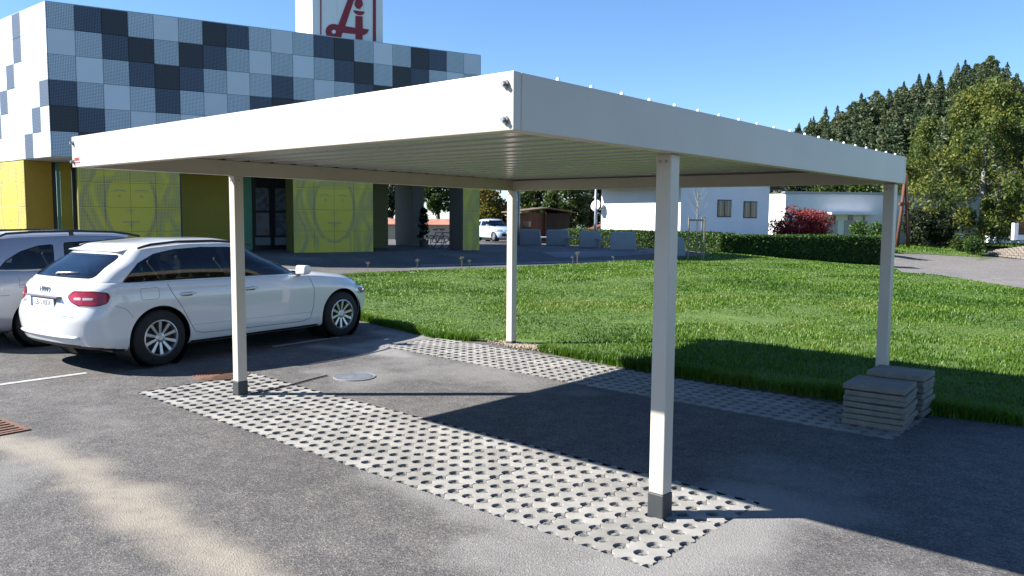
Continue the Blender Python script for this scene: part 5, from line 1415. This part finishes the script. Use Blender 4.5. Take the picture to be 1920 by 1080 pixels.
# staked young tree by the near post
P = at(1305, 478, 37.5); P[2] = gz(P[0], P[1]); t = thing('young_tree', (P[0], P[1], float(gz(P[0], P[1]))), 'bare young tree tied between wooden stakes on the lawn edge', 'tree', rz=math.atan2(CR[1], CR[0]))
M_STAKE = mat('stake_wood', (.30, .25, .19), .8, var=.15, vscale=6)
MB().tube([(0, 0, 0), (.02, 0, 1.6), (.0, .02, 3.1)], [.035, .028, .015], 8).obj('trunk', M_STAKE, t, smooth=True)
b = MB()
for k in range(11):
    a = k*2.4; z0 = 2.0+k*.11; b.tube([(0, 0, z0), (.25*math.cos(a), .25*math.sin(a), z0+.3), (.5*math.cos(a), .5*math.sin(a), z0+.75)], [.012, .008, .004], 5)
b.obj('branches', M_STAKE, t)
for x, y in ((-.36, 0), (.34, 0), (.30, .3)): MB().tube([(x, y, 0), (x, y, 2.05)], .035, 8).obj('stake', M_STAKE, t)
MB().box(-.36, .34, -.02, .02, 1.86, 1.94).obj('crosspiece', M_STAKE, t)
# low wall with terracotta top seen through the passage, bicycle and potted shrub inside it
P = at(818, 446, 62.); t = thing('garden_wall', (P[0], P[1], .15), 'pale garden wall with a salmon tiled top seen through the passage', 'wall', rz=math.atan2(CR[1], CR[0]))
zt_ = zat(412, 818, 62.)-.15
MB().box(-9, 8, 0, .25, 0, zt_-.42).obj('wall', mat('pale_plaster', (.72, .62, .45), .85), t)
MB().prism([(-.25, 0), (.6, .42), (.6, .48), (-.25, .06)], (-9, 0, zt_-.43), (0, 1, 0), (0, 0, 1), (17, 0, 0)).obj('tiled_top', mat('salmon_tile', (.55, .25, .18), .8, var=.15, vscale=2), t)
# bicycle
def bicycle(loc, rz, label, col):
    t = thing('bicycle', loc, label, 'bicycle', rz=rz); m_ = mat('bicycle_frame_'+str(col[0]), col, .3)
    for x in (0, 1.05):
        w = bpy.data.objects.new('wheel', None); link(w, t); w.location = (x, 0, .34)
        MB().tube([(.33*math.cos(a), 0, .33*math.sin(a)) for a in np.linspace(0, 2*math.pi, 29)], .018, 6, cap=False).obj('tyre', M_TYRE, w, smooth=True)
        b = MB()
        for k in range(10): a = k*.628; b.tube([(0, 0, 0), (.32*math.cos(a), 0, .32*math.sin(a))], .003, 4)
        b.obj('spokes', M_GALV, w)
    F_ = [(0, .34), (.42, .30), (.30, .82), (.85, .85), (.90, .72), (1.05, .34)]
    b = MB()
    for a, c in ((0, 1), (1, 2), (0, 2), (2, 3), (1, 4), (4, 5), (3, 4)): b.tube([(F_[a][0], 0, F_[a][1]), (F_[c][0], 0, F_[c][1])], .02, 8)
    b.obj('frame', m_, t, smooth=True)
    MB().tube([(.30, 0, .80), (.28, 0, .95)], .014, 6).obj('seat_post', M_GALV, t)
    MB().box(.14, .40, -.07, .07, .95, 1.0).obj('saddle', M_CARBLACK, t, bevel=.02)
    MB().tube([(.85, 0, .85), (.84, 0, 1.02)], .014, 6).obj('stem', M_GALV, t); MB().tube([(.72, -.3, 1.04), (.86, -.12, 1.03), (.86, .12, 1.03), (.72, .3, 1.04)], .013, 6).obj('handlebar', M_CARBLACK, t)
    MB().tube([(.42, -.08, .16), (.42, -.06, .30), (.42, .06, .30), (.42, .08, .44)], .01, 6).obj('crank', M_GALV, t)
P = FP(17.0, ZF, 2.9); bicycle((P[0], P[1], ZF), rz_front-.5, 'dark bicycle leaning in the passage beside the last yellow column', (.02, .025, .06))
P = FP(17.0, ZF, 3.5); bicycle((P[0], P[1], ZF), rz_front-1.3, 'pale framed bicycle parked behind the dark one in the passage', (.35, .40, .48))
# ================================================================ VEGETATION
def rot_quads(C, size, rng, asp=1.6, droop=None):
    """random leaf quads around centres C"""
    n = len(C); a = rng.normal(size=(n, 3)); a /= np.linalg.norm(a, axis=1)[:, None]
    if droop is not None: a = a*(1-droop)+np.array([0, 0, -1.])*droop; a /= np.linalg.norm(a, axis=1)[:, None]
    b = np.cross(a, rng.normal(size=(n, 3))); b /= np.linalg.norm(b, axis=1)[:, None]+1e-9
    s = (size*rng.uniform(.6, 1.35, n))[:, None]; a = a*s*asp*.5; b = b*s*.5
    V = np.stack([C-a, C+b*.8, C+a, C-b*.8], 1)
    return V.reshape(-1, 3), np.arange(4*n).reshape(-1, 4)
def foliage(name, clumps, per, size, m, parent, rng, spread=1., asp=1.6, droop=None, hang=0.):
    """clumps: (x,y,z,r). leaves gather on the shell of each clump"""
    cl = np.asarray(clumps, float); k = np.repeat(np.arange(len(cl)), per); n = len(k)
    d = rng.normal(size=(n, 3)); d /= np.linalg.norm(d, axis=1)[:, None]; rad = rng.uniform(.25, 1., n)**.5
    C = cl[k, :3]+d*(cl[k, 3]*rad*spread)[:, None]*np.array([1, 1, .85])
    if hang: C[:, 2] -= rng.uniform(0, hang, n)**1.0*cl[k, 3]
    V, F = rot_quads(C, size, rng, asp, droop)
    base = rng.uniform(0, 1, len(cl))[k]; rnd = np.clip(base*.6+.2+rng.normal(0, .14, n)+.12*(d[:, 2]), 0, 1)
    return mobj(name, np_mesh(name, V, F, np.repeat(rnd, 4)), m, parent)
def branch_tree(name, loc, label, H, trunk_r, clumps, per, leaf, m_leaf, m_bark, rng, cat='tree', group=None, lean=0., **kw):
    t = thing(name, loc, label, cat, group)
    b = MB(); top = (lean*H*.3, 0, H*.78); b.tube([(0, 0, -.1), (lean*.4, .05, H*.25), (lean*H*.15, -.05, H*.5), top], [trunk_r*1.2, trunk_r, trunk_r*.7, trunk_r*.25], 10)
    cl = np.asarray(clumps); 
    for i in rng.choice(len(cl), min(14, len(cl)), replace=False):
        x, y, z, r_ = cl[i]; z0 = max(H*.15, z-1.2-.3*abs(x)); b.tube([(lean*z0*.3, 0, z0), (x*.5, y*.5, (z0+z)/2+.1), (x, y, z)], [trunk_r*.4, trunk_r*.25, trunk_r*.1], 6)
    b.obj('trunk', m_bark, t, smooth=True)
    foliage('crown', clumps, per, leaf, m_leaf, t, rng, **kw); return t
M_BARK = mat('bark', (.10, .075, .055), .9, var=.3, vscale=6, bump=.6, bscale=12)
M_BIRCHBARK = mat('birch_bark', (.62, .60, .56), .8, col2=(.10, .09, .085), vscale=3.5)
L_MID = leaf_mat('leaf_mid', [(.025, .05, .012), (.05, .095, .018), (.085, .135, .025), (.13, .17, .035)])
L_YEL = leaf_mat('leaf_autumn', [(.05, .075, .012), (.11, .14, .02), (.20, .19, .025), (.27, .17, .02), (.22, .10, .015)])
L_BIR = leaf_mat('leaf_birch', [(.04, .08, .018), (.075, .125, .024), (.125, .175, .034), (.17, .21, .04), (.27, .26, .035)])
L_DARK = leaf_mat('leaf_dark', [(.008, .018, .008), (.016, .032, .012), (.028, .05, .018), (.045, .07, .022)], .2)
L_HEDGE = leaf_mat('leaf_hedge', [(.02, .05, .01), (.04, .095, .014), (.065, .14, .02), (.09, .17, .03)], .25)
L_RED = leaf_mat('leaf_red', [(.12, .012, .015), (.24, .025, .025), (.36, .05, .045), (.42, .10, .08)], .35)
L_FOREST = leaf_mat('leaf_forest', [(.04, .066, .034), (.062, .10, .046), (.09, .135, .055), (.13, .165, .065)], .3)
def blob(rng, n, rx, ry, rz_, cz, rr):
    out = []
    while len(out) < n:
        p = rng.uniform(-1, 1, 3)
        if .25 < p@p < 1: out.append((p[0]*rx, p[1]*ry, cz+p[2]*rz_, rng.uniform(*rr)))
    return out
def px_w(px, d): return px*d/FPX
rng = np.random.default_rng(5)
# broad trees behind the yard
def bg_tree(px_, d, ytop, ybot, wpx, label, m, n=36, per=170, leaf=.17, rr=(.5, .95)):
    P = at(px_, 420, d); zg = float(gz(P[0], P[1])); zt_ = zat(ytop, px_, d)-zg; zb_ = max(.3, zat(ybot, px_, d)-zg); w = px_w(wpx, d)/2
    cl = blob(rng, n, w, w, (zt_-zb_)/2, (zt_+zb_)/2, rr)
    return branch_tree('broadleaf_tree', (P[0], P[1], zg), label, zt_, .16, cl, per, leaf, m, M_BARK, rng, group='trees behind the yard')
bg_tree(915, 62, 335, 436, 62, 'yellowing tree between the pharmacy and the rear left post', L_YEL, 40, 200, .16)
bg_tree(1003, 66, 320, 428, 70, 'dense green tree above the brown timber shed', L_MID, 44, 200, .17)
bg_tree(1062, 62, 325, 436, 72, 'sunlit green tree left of the second lamp post', L_MID, 48, 200, .16)
bg_tree(1108, 70, 335, 430, 48, 'dark green tree behind the second lamp post', L_DARK, 26, 170, .17)
bg_tree(822, 85, 330, 402, 60, 'grey green tree glimpsed through the passage', L_MID, 30, 150, .22)
bg_tree(735, 90, 330, 405, 40, 'dark tree glimpsed left of the taupe column', L_DARK, 24, 150, .22)
bg_tree(1150, 75, 330, 400, 60, 'green tree behind the roof of the white house', L_MID, 26, 140, .2)
for px_, d, yt, yb, w, lb, m in ((1478, 95, 338, 372, 56, 'dark conifer clump above the low white building', L_DARK), (1545, 100, 335, 372, 60, 'green bushy tree above the middle of the low white building', L_MID), (1610, 105, 340, 372, 46, 'dull green tree left of the rear right post', L_MID)):
    bg_tree(px_, d, yt, yb, w, lb, m, 18, 120, .26, (.7, 1.3))
# far house on the slope
P = at(1635, 360, 110.); t = thing('far_house', (P[0], P[1], 2.6), 'small far house with dark roof beyond the low building', 'house', rz=math.atan2(CR[1], CR[0]))
MB().box(-2.6, 2.6, 0, 5, -2.4, 3.2).obj('wall', mat('bluish_wall', (.25, .32, .42), .8), t); MB().prism([(-3, 3.2), (3, 3.2), (0, 5.2)], (0, -.3, 0), (1, 0, 0), (0, 0, 1), (0, 5.6, 0)).obj('roof', M_TILE, t)
for x in (-1.6, .6): MB().box(x, x+.8, -.05, .02, 1.2, 2.2).obj('window', M_SIGN if x > 0 else M_GLASSB, t)

# clipped hedge in two runs
def hedge(A, B, h, depth, label, n, leaf):
    A = np.array(A, float); B = np.array(B, float); d = (B-A)[:2]; L_ = np.linalg.norm(d); zg = min(float(gz(A[0], A[1])), float(gz(B[0], B[1]))); h += float(gz(A[0], A[1]))-zg; t = thing('hedge', (A[0], A[1], zg), label, 'hedge', rz=math.atan2(d[1], d[0]))
    MB().box(.06, L_-.06, .06, depth-.06, 0, h-.07).obj('core', mat('hedge_core', (.012, .026, .008), .95), t)
    rg = np.random.default_rng(int(L_*100)); P = []
    areas = np.array([L_*h, L_*h, L_*depth, depth*h, depth*h]); k = rg.choice(5, n, p=areas/areas.sum()); u, v = rg.uniform(0, 1, n), rg.uniform(0, 1, n); j = rg.normal(0, .03, n)
    X = np.select([k < 3, k == 3], [u*L_, 0*u], L_+0*u); Y = np.select([k == 0, k == 1, k == 2], [0*u, depth+0*u, v*depth], u*depth); Z = np.where(k == 2, h, v*h)
    bump = .05*(fbm(X*1.6, Z*1.6+Y, 3)-.5)*2
    C = np.stack([X, Y, Z], -1)+rg.normal(0, .035, (n, 3)); C[:, 1] += np.where(k == 0, -bump, np.where(k == 1, bump, 0)); C[:, 2] += np.where(k == 2, bump, 0)
    C[:, 2] = np.maximum(C[:, 2], .03)
    V, F = rot_quads(C, leaf, rg); rnd = np.clip(fbm(C[:, 0]*1.2, C[:, 2]*1.2+C[:, 1], 9)+rg.normal(0, .15, n), 0, 1)
    mobj('leaves', np_mesh('leaves', V, F, np.repeat(rnd, 4)), L_HEDGE, t); return t
HCN[2] = float(gz(*HCN[:2])); HRN[2] = float(gz(*HRN[:2])); P_l = HCN+np.array([-.95, .31, 0])*15
hedge(P_l, HCN, zat(441, 1350, 43.5)-HCN[2], 1.1, 'clipped green hedge behind the concrete blocks, sunlit run', 26000, .075)
hedge(HCN+HDIR*.05, HRN, zat(445, 1500, 47.)-HCN[2]+.1, 1.0, 'tall clipped hedge along the lawn, dark shaded run', 26000, .07)
# round shrubs
def shrub(px_, d, ytop, ybot, wpx, label, m, name='shrub', per=160, leaf=.09, n=18):
    rng = np.random.default_rng(int(px_))
    P = at(px_, ybot, d) if d else G(px_, ybot); d = float(np.hypot(*(P-CAM)[:2])); zg = float(gz(P[0], P[1])); zt_ = zat(ytop, px_, d)-zg; w = px_w(wpx, d)/2; rr = min(w, zt_/2)
    t = thing(name, (P[0], P[1], zg), label, 'shrub')
    cl = [(x, y, max(z, rr*.4), r_) for x, y, z, r_ in blob(rng, n, w*.72, w*.72, zt_*.36, zt_*.5, (rr*.42, rr*.6))]
    foliage('foliage', cl, per, leaf, m, t, rng)
    b = MB()
    for k in range(4): a = k*1.6; b.tube([(.06*math.cos(a), .06*math.sin(a), 0), (w*.4*math.cos(a), w*.4*math.sin(a), zt_*.6)], [.03, .012], 6)
    b.obj('stems', M_BARK, t); return t
shrub(1503, 58, 386, 452, 118, 'bright red maple shrub beside the white house', L_RED, 'red_maple', 260, .10, 34)
shrub(1612, 57, 412, 455, 42, 'small clipped yellow green bush right of the red maple', L_HEDGE)
shrub(1646, 55, 410, 460, 42, 'clipped green bush just left of the rear right post', L_HEDGE)
shrub(1745, 0, 418, 462, 44, 'grey green shrub right of the A shaped pole', L_MID)
shrub(1803, 0, 436, 472, 40, 'yellow green clipped ball bush, left of the pair by the road', L_MID, leaf=.08)
shrub(1828, 0, 440, 479, 38, 'dark green clipped ball bush, right of the pair by the road', L_HEDGE, leaf=.07)
shrub(1716, 0, 386, 462, 50, 'tall dark evergreen bush behind the A shaped pole', L_DARK, leaf=.12)
shrub(1764, 0, 384, 464, 60, 'wide dark evergreen bush under the birch', L_DARK, leaf=.12)
P = FP(17.05, ZF, 4.6); t = thing('potted_shrub', (P[0], P[1], ZF), 'tall dark potted shrub in the passage', 'shrub')
MB().lathe([(.2, 0), (.27, .4), (.24, .4), (.2, .3), (0, .3)], n=18).obj('pot', M_TAUPE, t)
foliage('foliage', [(0, 0, .7+.25*k, .34-.03*k) for k in range(6)], 70, .13, L_DARK, t, rng)

# the big birch at right
P = at(1838, 450, 74.); d = 74.; zg = float(gz(P[0], P[1]))
cl = []
prof = [(150, 1840, 16), (175, 1838, 40), (205, 1836, 66), (240, 1832, 88), (280, 1828, 112), (315, 1826, 132), (350, 1822, 140), (385, 1820, 132), (412, 1812, 100)]
for y_, xc_, hw in prof:
    n = max(4, int(hw/4.2))
    for k in range(n):
        a = rng.uniform(0, 2*math.pi); r_ = px_w(hw, d)*math.sqrt(rng.uniform(.12, 1.)); off = px_w(xc_-1838, d)
        cl.append((off+r_*math.cos(a), r_*math.sin(a), zat(y_+rng.uniform(-14, 14), 1838, d)-zg, rng.uniform(.5, 1.0)))
bt = branch_tree('birch_tree', (P[0], P[1], zg), 'tall birch with drooping yellow green foliage at the right edge', zat(135, 1840, d)-zg, .22, cl, 270, .15, L_BIR, M_BIRCHBARK, rng, asp=1.9, droop=.35, hang=1.5)
bt.rotation_euler = (0, 0, math.atan2(CR[1], CR[0]))

# ---------------------------------------------------------------- wooded hill
def hill_px(px): return np.interp(px, [1250, 1420, 1500, 1560, 1620, 1690, 1760, 1800, 1840, 1880, 1920, 2000, 2120, 2300], [330, 300, 262, 232, 210, 190, 170, 158, 146, 168, 190, 205, 230, 270])
angs = np.linspace(1250, 2300, 60); rs = np.array([150, 190, 230, 270, 310, 350, 390, 420, 520, 700])
V = []
def hill_pt(px_, r_):
    zr = zat(float(hill_px(px_)), px_, 420.); f = float(sstep(150, 420, r_))*(1 if r_ <= 420 else max(.2, 1-(r_-420)/500))
    e = float(np.clip(min((px_-1250)/200, (2300-px_)/200), 0, 1)); q = at(px_, 400, r_); return np.array([q[0], q[1], -.3+(zr-7)*f*e])
for r_ in rs:
    for a in angs: V.append(hill_pt(a, r_))
I = np.arange(len(V)).reshape(len(rs), len(angs)); F = np.stack([I[:-1, :-1], I[:-1, 1:], I[1:, 1:], I[1:, :-1]], -1).reshape(-1, 4)
o = mobj('hill', np_mesh('hill', V, F), mat('forest_floor', (.05, .075, .035), .95, var=.4, vscale=.05), smooth=True); tag(o, kind='structure')
def conifer_mesh(seed, H=15., pine=False):
    """spruce: drooping tiers of bough cards; pine: a loose rounded crown of bough cards on a bare stem"""
    rg = np.random.default_rng(seed); n = 720; t = rg.uniform(0, 1, n)**(1.25 if not pine else .9)
    z = H*(.08+.90*t) if not pine else H*(.30+.68*t)
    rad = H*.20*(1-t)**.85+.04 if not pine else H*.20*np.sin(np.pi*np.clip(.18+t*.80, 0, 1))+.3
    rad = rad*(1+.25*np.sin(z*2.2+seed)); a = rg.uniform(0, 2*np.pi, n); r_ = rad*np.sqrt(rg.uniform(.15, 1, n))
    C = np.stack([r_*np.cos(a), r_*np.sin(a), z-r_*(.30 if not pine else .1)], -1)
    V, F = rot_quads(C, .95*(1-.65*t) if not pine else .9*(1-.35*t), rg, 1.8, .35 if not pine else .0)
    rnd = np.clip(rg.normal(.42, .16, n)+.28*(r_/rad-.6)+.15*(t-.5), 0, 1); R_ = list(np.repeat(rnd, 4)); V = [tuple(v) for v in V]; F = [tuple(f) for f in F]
    i = len(V)
    for zz, rr in ((-.5, .22), (H*.5, .14), (H*.99, .04)):
        for j in range(5): V.append((rr*math.cos(j*1.2566), rr*math.sin(j*1.2566), zz))
    R_ += [0.]*15
    for q in range(2):
        for j in range(5): F.append((i+q*5+j, i+q*5+(j+1) % 5, i+q*5+5+(j+1) % 5, i+q*5+5+j))
    me = np_mesh('conifer', V, F, R_); me.materials.append(L_FOREST); return me
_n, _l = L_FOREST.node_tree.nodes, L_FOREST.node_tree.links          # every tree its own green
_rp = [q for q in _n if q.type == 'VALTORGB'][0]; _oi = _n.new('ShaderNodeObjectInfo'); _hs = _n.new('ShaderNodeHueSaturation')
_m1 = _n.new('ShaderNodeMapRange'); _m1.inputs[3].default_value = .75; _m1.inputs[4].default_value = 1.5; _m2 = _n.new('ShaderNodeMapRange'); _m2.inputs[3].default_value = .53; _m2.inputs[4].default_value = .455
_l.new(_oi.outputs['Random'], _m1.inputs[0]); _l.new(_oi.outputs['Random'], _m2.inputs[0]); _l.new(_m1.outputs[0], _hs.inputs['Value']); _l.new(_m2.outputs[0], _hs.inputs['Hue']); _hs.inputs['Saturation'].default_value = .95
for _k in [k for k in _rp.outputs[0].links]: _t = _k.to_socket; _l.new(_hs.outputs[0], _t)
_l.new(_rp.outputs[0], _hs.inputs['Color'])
CM = [conifer_mesh(s) for s in range(6)]+[conifer_mesh(20+s, 14., True) for s in range(3)]
spots = []
for r_ in (420, 408, 394, 378, 360, 340, 318, 294, 268, 242, 216, 190, 168):
    px_ = 1488+rng.uniform(0, 14)
    while px_ < 1965:
        spots.append((px_+rng.uniform(-4, 4), r_+rng.uniform(-7, 7))); px_ += 23*(420/r_)**.25
print('conifers', len(spots))
for k, (px_, r_) in enumerate(spots[:298]):
    q = hill_pt(px_, r_); ci = int(rng.integers(0, len(CM))); o = bpy.data.objects.new('conifer', CM[ci]); link(o)
    s = rng.uniform(.66, 1.08)*(.72+.28*min(1, r_/420)); o.location = tuple(q-np.array([0, 0, .3])); o.scale = (s*1.25, s*1.25, s); o.rotation_euler = (0, 0, rng.uniform(0, 6.28))
    zone = 'standing on the skyline of the wooded hill' if r_ > 398 else ('on the middle slope of the wooded hill' if r_ > 280 else 'on the lower slope of the wooded hill')
    tag(o, ('pointed dark spruce ' if ci < 6 else 'round topped green pine ')+zone, 'tree', 'conifers on the wooded hill')

# dry weeds along the far lawn edge
M_WEED = mat('dry_weed', (.30, .26, .15), .9)
for k, (px_, py_, h) in enumerate(((690, 514, .8), (782, 511, .9), (866, 507, 1.0), (880, 507, .7), (1082, 497, 1.1), (1074, 498, .7), (1150, 493, .5))):
    h *= .5; P = G(px_, py_); t = thing('dry_weed', (P[0], P[1], float(gz(P[0], P[1]))+.05), 'thin dry seeded weed standing at the far edge of the lawn', 'weed', 'dry weeds along the far edge of the lawn')
    b = MB(); hd_ = MB()
    for j in range(4):
        a = rng.uniform(0, 6.28); r_ = h*.12; b.tube([(0, 0, 0), (r_*.4*math.cos(a), r_*.4*math.sin(a), h*.6), (r_*math.cos(a), r_*math.sin(a), h*rng.uniform(.8, 1))], [.006, .004, .003], 5)
        for q in range(3): hd_.tube([(r_*math.cos(a)+rng.normal(0, .03), r_*math.sin(a)+rng.normal(0, .03), h*(.75+.06*q)), (r_*math.cos(a)+rng.normal(0, .03), r_*math.sin(a)+rng.normal(0, .03), h*(.80+.06*q))], [.007, .003], 5)
    b.obj('stems', M_WEED, t); hd_.obj('seed_heads', M_WEED, t)
